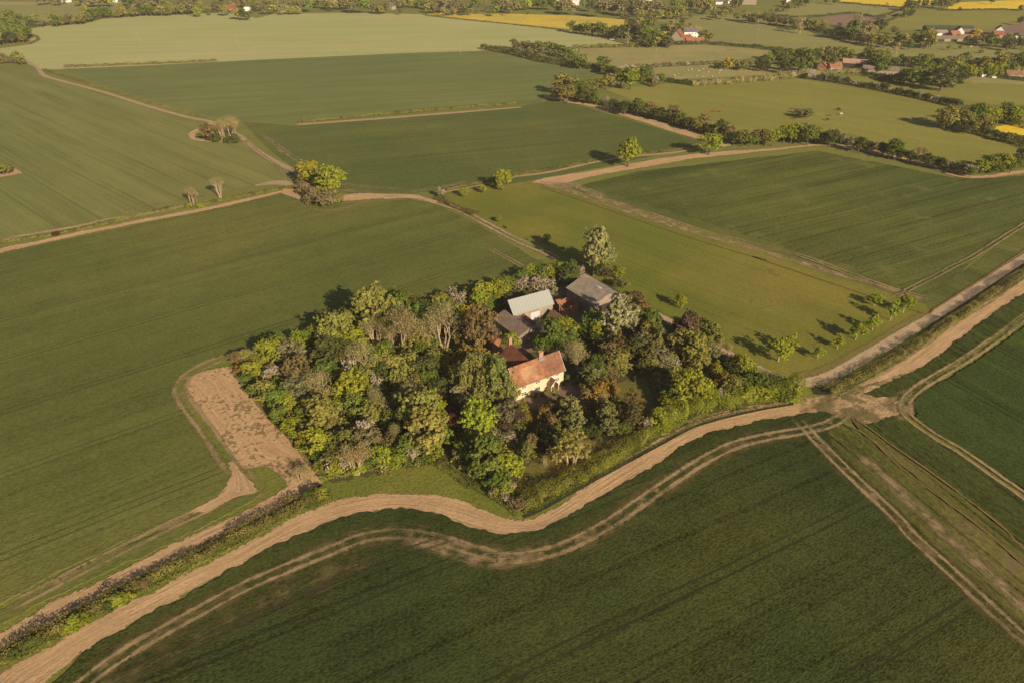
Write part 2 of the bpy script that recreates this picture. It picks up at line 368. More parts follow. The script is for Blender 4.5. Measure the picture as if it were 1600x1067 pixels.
M_track=soil_mat('grassy_centred_track',(0.40,0.29,0.165),(0.50,0.36,0.21),(0.14,0.13,0.05),0.6,weeds=0.66,mode='twin',half=0.24)
M_cropline=soil_mat('pressed_crop',(0.050,0.050,0.022),(0.10,0.085,0.04),(0.035,0.04,0.016),0.8,weeds=0.6,mode='twin',half=0.12)
M_thin=soil_mat('thinned_crop',(0.13,0.11,0.037),(0.175,0.14,0.055),(0.05,0.055,0.02),2.0,weeds=0.55,mode='scuff')
M_thin2=soil_mat('mown_strip',(0.19,0.16,0.05),(0.22,0.18,0.06),(0.14,0.14,0.04),1.2,weeds=0.6)
M_ring=soil_mat('ring_grass',(0.09,0.095,0.03),(0.11,0.11,0.03),(0.13,0.13,0.04),0.5,weeds=0.50,mode='scuff')
M_tramp=field_mat('trampled_earth',(0.33,0.225,0.12),(0.40,0.275,0.15),rot_of((1290,640),(1450,575)),0.6,0.5,1.0,0.8,0.04,None,(0.105,0.095,0.035),0.445)
M_ditch_and_shade=field_mat('ditch_and_hedge_shade',(0.034,0.030,0.018),(0.048,0.042,0.022),0.4,0.2,0.5,1.0,0.8,0.05)  # dark ditch earth; beside two hedges its colour stands in for shade
M_scuff=soil_mat('scuffed_soil',(0.36,0.255,0.14),(0.48,0.34,0.19),(0.12,0.10,0.04),1.5,weeds=0.62,mode='scuff')
M_line=soil_mat('drain_line',(0.25,0.17,0.075),(0.29,0.17,0.075),(0.13,0.12,0.04),0.25,weeds=0.56)
M_far_soil=soil_mat('far_soil',(0.38,0.27,0.16),(0.44,0.32,0.19),(0.2,0.15,0.08),0.3,weeds=0.8)

# ground sheet to the horizon
me=bpy.data.meshes.new('ground'); me.from_pydata([(-2600,-200,0),(2600,-200,0),(2600,3600,0),(-2600,3600,0)],[],[(0,1,2,3)]); me.materials.append(M_base)
tag(link(bpy.data.objects.new('ground',me)),'rough olive pasture under and between all the fields','ground',None,'structure')
# ---- far fields
field([(0,76),(46,70),(47,60),(40,46),(75,41),(130,38),(160,30),(230,25),(300,22),(370,20),(400,29),(430,22),(560,20),(665,23),(730,30),(800,37),(890,47),(985,68),(905,74),(895,92),(800,80),(750,80),(640,83),(400,94),(200,104),(100,108),(64,109),(40,99),(0,84)],'large pale straw green field across the top left',M_pale,0.04)
field([(0,26),(0,8),(60,2),(200,8),(330,12),(330,14),(200,14),(130,36),(60,42),(0,45)],'grey green field behind the hedgerow at far left',M_farg,0.04)
field([(-60,2),(200,6),(330,13),(250,15),(120,9),(-60,8)],'thin straw coloured field edge at the far left top',M_tan,0.06)
field([(665,22),(800,22),(900,25),(1000,33),(985,50),(890,46),(800,37),(730,31)],'yellow rapeseed field beyond the pale field',M_rapep,0.06)
field([(1025,45),(1045,50),(1040,54),(1020,49)],'small corner of yellow rapeseed beside the far farmhouse',M_rape,0.06)
field([(1310,3),(1330,-6),(1480,-8),(1470,6),(1420,12),(1380,10)],'bright yellow rapeseed field at top right, left one',M_rape,0.06)
field([(1472,15),(1500,4),(1660,-2),(1660,16),(1560,15)],'bright yellow rapeseed field at the top right corner',M_rape,0.06)
field([(1204,24),(1260,6),(1300,4),(1420,14),(1400,26),(1372,26),(1330,21),(1280,27),(1230,30)],'grey green field below the left yellow field',M_farg,0.06)
field([(1280,30),(1330,21),(1372,26),(1400,30),(1370,40),(1300,40)],'small bare brown paddock below the grey green field',M_plough,0.08)
field([(1350,40),(1400,22),(1440,17),(1660,14),(1660,22),(1540,48),(1480,45),(1420,48)],'olive green field between yellow field and village',M_past,0.06)
field([(1525,54),(1600,34),(1680,32),(1680,60),(1600,58)],'ploughed brown field at the right edge behind the village',M_plough,0.08)
field([(1005,30),(1100,24),(1190,24),(1240,38),(1300,50),(1400,62),(1560,75),(1600,80),(1600,95),(1430,92),(1300,82),(1200,80),(1100,72),(1060,72),(1060,40)],'wide green valley pasture behind the far farmhouse',M_farg,0.05)
field([(905,76),(960,74),(1100,70),(1200,79),(1200,88),(1130,96),(1100,100),(960,108),(935,100),(905,94)],'dry tan pasture below the far farmhouse',M_tan,0.07)
field([(960,108),(1110,101),(1210,96),(1300,108),(1360,112),(1200,118),(1050,125),(1020,118),(1000,112)],'sheep pasture behind the cream blossoming hedge',M_tan,0.09)
field([(945,140),(1030,132),(1250,124),(1490,165),(1590,235),(1600,242),(1560,250),(1480,262),(1330,210),(1280,205),(1120,210)],'wide olive cattle pasture right of centre',M_past,0.09)
field([(1260,124),(1350,118),(1420,128),(1510,122),(1660,126),(1660,160),(1590,165),(1480,164),(1340,135)],'smooth olive pasture right of the cattle field',M_past,0.11)
field([(1510,122),(1530,117),(1660,126),(1660,135),(1520,130)],'dry tan corner beside the big dark evergreen',M_tan,0.13)
field([(1548,200),(1570,196),(1660,190),(1660,212),(1590,212),(1560,207)],'small bright yellow rape patch at the right edge',M_rape,0.13)
# ---- middle fields
field([(105,110),(400,95),(640,83),(750,80),(800,83),(850,97),(905,107),(935,117),(860,150),(840,163),(700,172),(460,192),(370,187),(330,181),(250,160),(160,133)],'mid green wheat field below the pale field',M_upmid,0.06,0.4)
field([(378,190),(460,197),(810,166),(850,160),(865,152),(900,163),(1095,222),(1060,235),(985,252),(850,280),(770,292),(640,303),(600,308),(530,300),(500,290),(470,270),(420,235)],'dark green wheat field in the upper middle',M_mid,0.07,0.4)
field([(-300,110),(0,106),(60,110),(150,146),(250,172),(330,193),(376,214),(455,268),(440,285),(300,310),(250,325),(120,350),(0,376),(-300,450)],'wide green field at the upper left',M_upleft,0.06,0.4)
field([(905,290),(1000,268),(1280,236),(1320,245),(1400,260),(1490,278),(1560,278),(1900,240),(1900,180),(1900,260),(1600,350),(1530,400),(1452,466),(1300,412),(1180,372),(1080,342),(1000,318)],'green barley field at right with pale yellow streaks',M_right,0.07,0.5)
field([(690,305),(720,296),(830,285),(850,290),(1000,330),(1080,352),(1180,385),(1300,430),(1450,472),(1445,492),(1390,530),(1330,565),(1285,585),(1250,592),(1195,590),(1140,560),(1060,520),(1010,480),(960,448),(900,418),(850,388),(760,345)],'grassy olive meadow beside the farmstead',M_meadow,0.05)
# headland corner strip of the right field
field([(880,291),(905,290),(1000,318),(1080,342),(1180,372),(1300,412),(1452,466),(1600,352),(1900,150),(1900,220),(1600,392),(1455,487),(1447,476),(1300,428),(1180,384),(1080,352),(1000,330)],'worn headland round the right barley field',M_right2,0.06)
# ---- near ground inside the lane network
field([(230,560),(360,540),(520,470),(700,430),(880,400),(1260,600),(1600,395),(2000,150),(2000,900),(1700,1300),(-300,1300),(-300,900)],'trampled verge grass round the farm lanes',M_verge,0.03)
# farmstead ground
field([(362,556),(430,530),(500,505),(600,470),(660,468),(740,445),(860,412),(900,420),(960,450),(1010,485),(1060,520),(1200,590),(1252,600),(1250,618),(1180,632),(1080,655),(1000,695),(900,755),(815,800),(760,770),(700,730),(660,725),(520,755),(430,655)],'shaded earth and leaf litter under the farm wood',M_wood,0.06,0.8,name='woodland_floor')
field([(800,770),(830,720),(900,690),(960,680),(1010,640),(1005,668),(960,700),(880,745),(815,785)],'worn brown lawn inside the front hedge',M_lawn,0.09,0.5,name='lawn')
field([(960,600),(1010,590),(1030,640),(1010,680),(960,680)],'dim green lawn among the tall garden trees',M_lawn,0.10,0.5,name='lawn')
field([(800,626),(850,605),(890,592),(935,610),(930,632),(880,640),(830,640)],'gravel forecourt in front of the farmhouse porch',M_yard,0.10,0.4,name='gravel_forecourt')
field([(760,500),(850,490),(880,440),(960,470),(1010,490),(1040,505),(1035,515),(960,500),(900,520),(880,560),(850,545),(780,560),(752,530)],'earth farmyard between the barns',M_yard,0.08,0.4,name='farmyard')
field([(735,490),(765,478),(800,470),(790,485),(775,500),(745,500)],'small mown grass patch left of the grey shed',M_lawn,0.11,0.3,name='lawn')
# left wheat field (slab of standing crop)
_loop=zz(250,540,4.104,'430 60 330 95 230 140 140 200 100 270 115 330 170 400 230 480 300 570 370 660 430 760 440 830 420 900 380 960 250 1030 150 1075')
field([(-400,455),(0,397),(250,345),(400,312),(440,304),(500,318),(560,318),(640,312),(690,324),(720,338),(760,360),(800,384),(835,405),(868,424),(795,440),(700,470),(640,480),(560,505),(480,530),(420,546)]+_loop+[(250,820),(120,880),(0,945),(-300,1100)],'broad green wheat field left of the farm wood',M_left,0.28,0.35,0.3)
# outer strip of crop between ruts and bare margin
field([(380,756),(395,760),(408,772),(380,790),(250,856),(120,915),(0,977),(-200,1080),(-200,1040),(0,955),(120,890),(250,830),(330,796),(360,778)],'narrow strip of wheat beside the bare left margin',M_left,0.22,0.4,0.2)
# front field slab
_low=[(0,1135),(45,1100),(151,1006),(303,922),(330,908),(461,838),(500,822.5),(552,805),(603,796),(644,796),(679,802),(713,817),(747,828),(792,837),(820,832),(851,828),(888,809),(930,783),(998,742),(1050,710),(1082,690),(1118,674),(1170,664),(1222,653),(1258,646),(1290,644),(1312,655)]
field(_low+[(1370,706),(1440,770),(1520,842),(1600,915),(2600,1830),(2600,2800),(-900,2800),(-900,1650),(-300,1300)],'dark green wheat field filling the foreground',M_front,0.30,0.45,0.3,step=0.6)
# eastern fields in front right
field(zz(1050,640,2.498,'600 95 660 60 770 120 860 210 1000 320 1200 470 1400 640 1700 900 3400 2360 3700 2900 1400 880 1160 650 980 490 870 380 740 260 660 180'),'worn straw coloured strip beside the twin track',M_i1,0.325,0.3)
field(zz(1050,640,2.498,'690 30 770 85 870 160 1000 250 1150 360 1300 480 1374 550 1700 800 3900 2420 3900 2560 1374 605 1200 455 1000 305 860 195 740 95'),'grassy boundary strip between two orange drain lines',M_strip,0.335,0.2)
field([(1352,664),(1400,650),(1422,662),(1470,692),(1530,730),(1600,778),(2700,1592),(2700,1703),(1600,856),(1570,826),(1510,778),(1450,734),(1400,700)],'narrow dark green wheat strip at the right',M_i2,0.28,0.4,0.25)
field([(1427,630),(1445,612),(1480,594),(1530,563),(1600,512),(1900,300),(2600,150),(2700,1572),(1600,765),(1530,720),(1470,685),(1432,656)],'deep green wheat field at the right edge',M_deep,0.34,0.4,0.33)
field([(1415,621),(1450,596),(1490,570),(1540,538),(1600,494),(1900,270),(1900,210),(1600,460),(1557,487),(1482,544),(1448,570),(1389,598),(1350,616),(1370,622)],'green crop strip right of the bare lane margin',M_i2,0.26,0.4,0.2)

# ---- soil strips and tracks
TR=dict(step=2.0)
loA=[(-40,1110)]+zz(0,700,2.908,'180 925')[:0]+[(0,1051),(62,1018),(137,972),(248,917),(323,879),(358,862),(406,836),(447,813),(500,790),(541,778),(586,771),(655,770),(706,777),(751,793),(792,809),(820,810),(847,803),(878,784),(936,743),(1025,685),(1083,656),(1128,643),(1183,631),(1222,626),(1251,622),(1290,618)]
loB=[(20,1150),(45,1095),(100,1045),(151,1008),(303,924),(330,910),(461,840),(500,825),(552,807),(603,798),(644,798),(679,804),(713,819),(747,830),(792,839),(820,835),(851,830),(888,811),(930,785),(998,744),(1050,712),(1082,692),(1118,676),(1170,666),(1222,655),(1258,648),(1310,640)]
strip(loA,loB,'wide bare soil strip curving between the hedges and the front field',M_soil,0.10,'soil_strip',cols=8)
strip([(1244,624),(1282,621),(1324,609),(1389,573),(1459,526),(1515,487),(1600,436),(1760,330)],[(1250,650),(1330,630),(1350,622),(1389,602),(1448,570),(1482,544),(1557,487),(1600,460),(1760,355)],'wide bare soil strip running to the right edge',M_soil,0.12,'soil_strip',cols=8)
field([(1250,621),(1290,619),(1330,606),(1389,592),(1440,574),(1430,590),(1412,606),(1404,625),(1408,645),(1376,660),(1340,664),(1315,655),(1290,646),(1252,650)],'trampled bare earth where the lanes and headlands meet',M_tramp,0.14,0.35,name='soil_patch')
strip([(1246,593),(1283,584),(1328,561),(1390,525),(1456,487),(1597,398),(1757,296)],[(1250,606),(1279,603),(1310,592),(1392,546),(1459,504),(1600,418),(1760,315)],'pale gravel farm drive running to the right edge',M_pale_track,0.13,'gravel_drive')
ribbon([(1250,601),(1215,592),(1180,573),(1140,553),(1090,528),(1050,505),(1015,487),(975,468),(930,442),(900,425),(878,410)],3.2,'narrow drive passing behind the farm trees',M_pale_track,0.14,'gravel_drive')
ribbon([(878,410),(846,393),(806,376),(757,350),(717,329),(683,318),(640,309),(600,307),(550,310)],4.6,'rutted farm track climbing past the meadow hedge',M_track,0.35,'track')
strip([(440,296),(500,300),(530,306),(560,303),(600,304),(650,306),(683,315)],[(440,305),(475,316),(500,320),(540,316),(600,313),(650,312),(683,321)],'bare earth turning place round the roadside copse',M_soil,0.36,'soil_patch')
ribbon([(460,318),(500,330),(540,326),(570,316),(600,311)],2.4,'curved wheel ruts below the roadside copse',M_twin2,0.36)
ribbon([(60,108),(68,118),(85,124),(120,133),(170,147),(230,166),(290,183),(326,190),(345,200),(372,212),(400,235),(430,253),(462,270),(475,285)],3.4,'pale twin track from the far left corner to the copse',M_far_soil,0.15,'track')
ribbon([(0,83),(25,92),(45,98),(60,108)],2.5,'pale track beside the top left pale field',M_far_soil,0.2)
ribbon([(110,107),(92,109),(65,109)],2.5,'short pale spur off the far left track',M_far_soil,0.2)
strip(zz(0,100,3.335,'-200 1010 0 920 200 880 400 845 560 810 800 770 960 735'),zz(0,100,3.335,'-200 1035 0 935 200 895 400 860 560 825 800 785 960 750'),'thin bare margin above the left grassy bank',M_far_soil,0.32,'soil_strip')
strip(zz(0,100,3.335,'-200 1050 0 966 200 925 440 872 700 820 900 782 1100 745 1334 692 1480 660'),zz(0,100,3.335,'-200 1085 0 994 200 948 440 893 700 841 900 803 1100 765 1334 710 1480 672'),'pale bare margin below the left grassy bank',M_soil,0.32,'soil_strip')
ribbon(zz(0,100,3.335,'600 775 780 738 940 712 1060 690 1200 662 1334 636 1450 610'),2.6,'thin wheel line above the left bank',M_twin2,0.16)
ribbon([(380,218),(405,240),(435,262),(450,278),(425,286),(400,290)],3.4,'thin ruts curling to the copse corner',M_twin2,0.17)
strip(zz(0,100,3.335,'1110 300 1040 330 985 360 985 390 1040 405 1150 410 1270 398'),zz(0,100,3.335,'1125 330 1060 350 1030 365 1030 380 1060 392 1150 398 1260 390'),'bare soil rim round the island copse',M_soil,0.16,'soil_strip',cols=4)
strip(zz(0,100,3.335,'-30 588 60 545 118 568'),zz(0,100,3.335,'-30 600 40 588 118 572'),'small bare corner at the left edge',M_soil,0.16,'soil_patch',cols=4)
ribbon([(404,207),(425,222),(450,240),(480,262),(510,282),(550,290),(600,294),(640,297)],3.4,'thin wheel ruts right of the long twin track',M_twin2,0.17)
strip([(465,194),(560,187),(700,176),(815,167)],[(463,197),(560,190),(700,179),(815,169)],'thin bare margin under the middle low hedge',M_far_soil,0.18,'soil_strip')
ribbon([(640,306),(646,300),(690,293),(740,282)],2.4,'short pale spur joining the middle margin',M_twin,0.2)
strip([(690,301),(760,287),(800,276),(860,268),(960,247),(1050,238),(1090,232)],[(690,303),(760,289),(800,279),(860,271),(960,250),(1050,241),(1090,234)],'thin bare margin above the long bank',M_far_soil,0.2,'soil_strip')
strip([(828,286),(850,279),(900,271),(960,261),(1040,247),(1120,238),(1200,233),(1280,226),(1340,230),(1410,245),(1460,260),(1490,271),(1530,275),(1600,266),(1800,240)],[(860,291),(880,288),(930,276),(1000,264),(1080,250),(1140,243),(1220,235),(1280,229),(1335,235),(1410,252),(1460,266),(1490,276),(1530,280),(1600,272),(1800,246)],'long bare margin round the top of the right field',M_soil,0.21,'soil_strip')
strip([(850,148),(862,152),(905,158),(960,172),(1010,185),(1060,199),(1100,211),(1145,227)],[(851,154),(880,160),(920,167),(970,181),(1010,194),(1050,207),(1095,220),(1130,232)],'wide bare margin along the hedgerow of the middle field',M_soil,0.21,'soil_strip')
ribbon([(750,79),(790,82),(820,89),(850,97),(905,107),(945,113),(965,119)],3.2,'thin bare margin along the curved far hedge',M_far_soil,0.2)
ribbon([(895,50),(940,60),(985,69),(995,73)],4.0,'pale strip below the far wood',M_far_soil,0.2)
strip([(398,290),(420,284),(445,283),(462,288)],[(398,292),(425,290),(450,292),(465,296)],'bare corner of the left field by the copse',M_far_soil,0.19,'soil_patch')
strip([(425,229),(440,236),(465,252)],[(432,236),(450,246),(468,256)],'scuffed patch right of the long twin track',M_scuff,0.19,'soil_patch')
strip([(528,299),(545,295),(575,300),(600,303)],[(530,303),(550,303),(580,304),(600,305)],'scuffed headland just right of the roadside copse',M_scuff,0.38,'soil_patch')
# wheel lines in the right headland
ribbon(zz(800,100,3.335,'180 625 330 640 420 690 560 740 700 780 860 830 1000 880 1150 915 1334 965')+zz(1200,100,3.335,'160 1000 330 1060')[0:]+[(1330,430),(1400,455),(1462,470)],3.4,'scuffed twin ruts along the right field headland',M_twin,0.37)
strip(zz(800,100,3.335,'120 610 350 625 520 700 700 760 1000 870 1334 970')+[(1300,420),(1400,450),(1460,468)],zz(800,100,3.335,'160 640 300 680 470 740 680 815 960 900 1334 1010')+[(1300,432),(1400,462),(1440,474)],'scuffed bare headland strip beside the meadow',M_scuff,0.23,'soil_strip')
ribbon(zz(800,100,3.335,'150 640 400 725 700 830 1000 930 1334 1030')+zz(1150,400,3.556,'90 5 400 110 700 210 900 275 1060 325 1100 300')+[(1490,465),(1545,430),(1600,393),(1700,325)],0.8,'thin orange drain line between meadow and crop',M_line,0.25,'drain_line',step=1.5)
ribbon(zz(1150,400,3.556,'860 245 1000 170 1120 110 1230 50 1330 0')+[(1600,352),(1700,290)],3.0,'rutted track along the right field corner',M_twin2,0.37)
# near ruts
ribbon([(134,1067),(200,1020),(303,961),(400,910),(520,860),(569,841),(620,835),(665,840),(706,850),(747,863),(792,873),(844,867),(895,850),(947,822),(998,788),(1050,752),(1102,719),(1150,696),(1202,683),(1250,675)],9.0,'thinned yellow crop beside the curved headland ruts',M_thin,0.335,'thin_crop',step=2.0,cols=8)
ribbon([(120,1095),(210,1052),(303,1000),(400,950),(520,893),(600,865)],7.0,'thinned yellow crop between the curved and the straight ruts',M_thin,0.337,'thin_crop',step=2.0,cols=8)
ribbon([(1340,710),(1400,765),(1460,822),(1540,895),(1640,985)],5.0,'pale streaky worn band right of the twin track',M_scuff,0.34,'thin_crop',step=2.0,cols=8)
ribbon([(1274,688),(1330,744),(1398,808),(1422,836),(1470,880),(1530,936),(1582,984),(1640,1035)],8.0,'thinned crop beside the straight twin track',M_thin,0.34,'thin_crop',step=2.0,cols=8)
ribbon([(60,1130),(134,1067),(200,1020),(303,961),(400,910),(520,860),(569,841),(620,835),(665,840),(706,850),(747,863),(792,873),(844,867),(895,850),(947,822),(998,788),(1050,752),(1102,719),(1150,696),(1202,683),(1250,675),(1290,666),(1312,655),(1318,645),(1300,636)],4.2,'curved twin ruts along the front field headland',M_twin,0.37,step=1.0,cols=12)
strip([(640,822),(700,835),(760,855),(830,850)],[(620,850),(700,880),(780,895),(850,880)],'scuffed thin crop on the inside of the bend',M_scuff,0.36,'soil_patch')
ribbon([(150,1078),(248,1033),(337,995),(420,957),(500,921),(560,893),(640,862),(690,846),(725,836)],3.4,'straight darker ruts crossing the curved headland ruts',M_cropline,0.38,cols=12)
ribbon([(-40,1012),(0,958),(120,896),(250,830),(330,792),(362,772),(370,760)][1:],4.2,'pale twin ruts between the two left wheat areas',M_twin,0.36,cols=12)
ribbon([(-200,1055),(0,950)],4.2,'pale twin ruts leaving the left edge',M_twin,0.34,cols=12)
lp=zz(250,540,4.104,'480 40 420 78 330 114 235 160 160 218 130 290 155 350 210 430 275 510 335 600 395 690 455 780 495 850')
ribbon(lp,5.4,'twin ruts looping round the bare soil patch',M_twin,0.37,cols=12)
strip(zz(250,540,4.104,'190 200 300 160 430 130 470 140 500 200 560 290 640 380 720 470 800 560 880 640 960 730 1040 820 1060 870 1000 920'),zz(250,540,4.104,'165 205 165 290 225 390 295 480 355 560 410 640 470 725 520 800 580 795 640 780 700 800 760 840 800 880 850 960'),'bare pinkish soil patch beside the farm wood',M_soilw,0.15,'soil_patch',cols=14)
strip(zz(250,540,4.104,'425 740 440 800 440 850 420 900 385 950 330 995 250 1035 160 1080'),zz(250,540,4.104,'485 740 530 800 570 850 610 900 640 945 560 960 470 985 300 1085'),'bare earth where the left ruts meet',M_soil,0.375,'soil_patch',cols=8)
strip(zz(250,540,4.104,'485 740 520 800 560 870 600 930 560 985 500 1030'),zz(250,540,4.104,'540 780 600 800 640 850 700 900 720 950 660 1000'),'thin scruffy earth between the patch and the ruts',M_scuff,0.372,'soil_patch',cols=8)
strip(zz(0,700,2.908,'-400 1000 0 835 250 690 560 550 850 400 1100 290 1300 180 1400 120'),zz(0,700,2.908,'-400 1100 0 930 280 790 540 650 700 560 900 455 1100 365 1250 290 1400 200'),'bare soil margin left of the roadside hedge',M_soil,0.16,'soil_strip',cols=8)
ribbon([(1240,652),(1262,674),(1274,688),(1330,744),(1398,808),(1422,836),(1470,880),(1530,936),(1582,984),(1640,1035),(1750,1132),(2100,1447),(2600,1898)],4.2,'straight twin track running to the lower right',M_twin,0.385,cols=12,step=1.0)
ribbon([(1237,668),(1262,672),(1290,664)],2.2,'short link rut at the crossing',M_twin2,0.39)
ribbon([(1314,661),(1358,684),(1394,720),(1450,764),(1530,824),(1600,884),(1750,1004),(2600,1665)],0.6,'orange line left of the grassy boundary strip',M_line,0.36,'drain_line')
ribbon([(1335,655),(1358,670),(1398,700),(1450,736),(1510,780),(1570,828),(1600,858),(1750,973),(2600,1610)],0.7,'redder orange line right of the boundary strip',M_line,0.365,'drain_line')
ribbon([(1760,370),(1600,497),(1544,539),(1493,572),(1445,601),(1419,622),(1413,643),(1431,662),(1462,684),(1500,706),(1560,748),(1600,776),(1750,887),(2600,1510)],4.0,'twin ruts bending round the deep green field',M_twin,0.38,cols=12)
strip([(1380,625),(1405,610),(1430,600)],[(1400,665),(1420,660),(1430,650)],'bare earth corner of the deep green field',M_scuff,0.37,'soil_patch')
ribbon([(758,385),(790,403),(835,428),(862,440)],3.0,'thin ruts beside the track in the left field',M_twin2,0.36)
ribbon([(360,552),(430,532),(520,505),(640,476),(700,455),(800,430),(860,415)],1.6,'thin bare line along the back of the wood',M_twin,0.34)
strip([(1268,606),(1290,603),(1333,584),(1378,558),(1422,534),(1461,504),(1503,476),(1547,447),(1604,409),(1760,305)],[(1272,616),(1294,616),(1337,597),(1382,572),(1426,548),(1465,520),(1507,494),(1551,465),(1608,427),(1764,325)],'ditch darkened with painted hedge shade between gravel drive and hedge',M_ditch_and_shade,0.145,'ditch',cols=2)  # hedge shadow painted in as a dark strip along the ditch
strip([(817,806),(850,790),(905,760),(960,730),(1030,692),(1083,666),(1128,652),(1183,640),(1240,630)],[(819,811),(852,796),(907,765),(962,735),(1032,697),(1083,670),(1128,656),(1183,643),(1240,633)],'dark damp ditch along the foot of the front hedge',M_ditch_and_shade,0.17,'ditch',cols=2)
ribbon([(1246,589),(1290,577),(1340,552),(1400,518),(1450,487)],4.0,'mown yellowish grass strip above the gravel drive',M_thin2,0.115,'grass_verge',step=2.0)
ribbon([(1190+17*math.cos(a*.5),474+8*math.sin(a*.5)) for a in range(14)],1.0,'faint dark ring in the meadow grass',M_ring,0.12,'grass_ring',step=1.0)
strip([(0,1015),(30,998),(60,985),(110,957),(150,935),(186,917),(241,889),(310,856),(378,822),(430,796),(470,775),(500,757)],[(0,1030),(30,1013),(60,1000),(110,972),(150,950),(186,932),(241,904),(310,870),(378,836),(430,809),(470,788),(500,772)],'ditch darkened with painted hedge shade left of the roadside hedge',M_ditch_and_shade,0.18,'ditch',cols=2)  # dark colour here imitates the roadside hedge's shadow
# pond
M_w=NT('pond_water'); M_water=M_w.out((0.02,0.03,0.04),0.05,M_w.bump(M_w.noise(M_w.pos(),2.0,2),0.05,0.05),spec=0.5)
field([(1032,548),(1036,538),(1046,534),(1056,538),(1058,552),(1048,560),(1036,556)],'dark garden pond among willows',M_water,0.12,0.2,name='pond',step=0.6)
# ================================================================ PLANTS
M_leaf=leaf_mat('leaves'); M_bark=plain('bark',(0.13,0.10,0.075),0.9,0.3,3); M_palebark=plain('pale_bark',(0.42,0.31,0.20),0.85,0.2,3)
M_twigs=plain('dry_twigs',(0.40,0.30,0.19),0.9,0.3,2)
def leaf_quads(C,N,S,rng,asp=0.75):
    n=len(C); a=rng.normal(size=(n,3)); N=N/np.maximum(np.linalg.norm(N,axis=1,keepdims=True),1e-6)
    U=np.cross(N,a); U/=np.maximum(np.linalg.norm(U,axis=1,keepdims=True),1e-6); W=np.cross(N,U)
    U*=S[:,None]*0.5; W*=S[:,None]*0.5*asp
    V=np.stack([C-U,C-W*1.0+U*0.1,C+U,C+W],axis=1).reshape(-1,3)
    return V,np.arange(n*4).reshape(n,4)
def crown_data(name,seed,shape='round',n=3500,R=4.0,H=8.0,leaf=0.36,lobes=26,blossom=0.0,jit=0.55):
    """leaf clumps grouped in lobes; z from 0 (ground) to H, R the crown's radius"""
    if leaf<.5: n=int(n*1.45)
    r=np.random.default_rng(seed); L=[];LR=[]
    for i in range(lobes):
        a=r.uniform(0,2*math.pi)
        if shape in('round','tall','wide'):
            zb={'round':0.30,'tall':0.16,'wide':0.28}[shape]; t=r.uniform(0,1)
            prof=math.sin(math.pi*min(1,0.18+t*0.72))**0.7
            q=R*prof*r.uniform(0.35,0.78); z=H*(zb+(0.90-zb)*t); lr=R*r.uniform(0.22,0.40)
        elif shape=='scrub':
            t=r.uniform(0,1); q=R*(1-0.55*t)*r.uniform(0.2,0.8); z=H*(0.1+0.72*t); lr=R*r.uniform(0.2,0.36)
        elif shape=='cone':
            t=i/lobes; q=R*(1-t)**0.85*r.uniform(0.55,0.85); a=i*2.4; z=H*(0.08+0.86*t); lr=R*(0.12+0.30*(1-t))
        elif shape=='willow':
            t=r.uniform(0,1); q=R*math.sqrt(1-0.75*t*t)*r.uniform(0.35,0.8); z=H*(0.22+0.66*t); lr=R*r.uniform(0.2,0.34)
        L.append((q*math.cos(a),q*math.sin(a),z)); LR.append(lr)
    L=np.array(L);LR=np.array(LR); lv=r.uniform(0.1,0.9,lobes)
    p=LR**2; per=26 if leaf<.5 else 9; ns=max(30,n//per); si=r.choice(lobes,ns,p=p/p.sum())          # twig clusters on the lobes, leaves on the clusters
    d=r.normal(size=(ns,3)); d[:,2]=np.where(d[:,2]<-0.2,-d[:,2]*0.7,d[:,2]); d/=np.linalg.norm(d,axis=1,keepdims=True)
    sh=np.array([1,1,0.85]) if shape!='willow' else np.array([0.9,0.9,1.5])
    rad=LR[si]*np.where(r.uniform(0,1,ns)<0.72,r.uniform(0.72,1.08,ns),r.uniform(0.5,1.55,ns))
    SCn=L[si]+d*rad[:,None]*sh; srad=R*r.uniform(0.055,0.105,ns)*(1 if leaf<.5 else 1.35); sv=r.uniform(0,1,ns)
    q=r.integers(0,ns,n); idx=si[q]; dl=r.normal(size=(n,3)); dn=dl/np.linalg.norm(dl,axis=1,keepdims=True)
    C=SCn[q]+dn*(srad[q]*r.uniform(0.35,1.15,n))[:,None]*np.array([1,1,.8])
    if shape=='willow': C[:,2]-=r.uniform(0,1,n)**2*H*0.13
    C[:,2]=np.maximum(C[:,2],0.05)
    N=dn*0.8+d[q]*0.7+r.normal(size=(n,3))*jit*0.8; N[:,2]+=0.15
    S=leaf*r.uniform(0.55,1.35,n)
    V,F=leaf_quads(C,N,S,r)
    v=np.clip(lv[idx]*0.3+sv[q]*0.4+r.uniform(0,1,n)*0.35,0,1)
    b=np.zeros(n)
    if blossom>0:
        bl=r.uniform(0,1,lobes)<blossom; bs=r.uniform(0,1,ns)<0.8; top=C[:,2]>H*0.35
        b=((bl[idx])&bs[q]&top&(r.uniform(0,1,n)<0.85)).astype(float)
    me=mesh_np(name,V,F,{'v':np.repeat(v,4),'b':np.repeat(b,4)}); me.materials.append(M_leaf); return me
def candle_data(seed):   # chestnut: upright cream flower candles over the leaves
    me=crown_data('crown',seed,'round',5200,4.0,8.0,0.42,24,0.0)
    b=np.array([0.0]*len(me.vertices)); r=np.random.default_rng(seed); q=(r.uniform(0,1,len(b)//4)<0.42).astype(float)*0.9
    me.attributes['b'].data.foreach_set('value',np.repeat(q,4).astype(np.float32)); return me
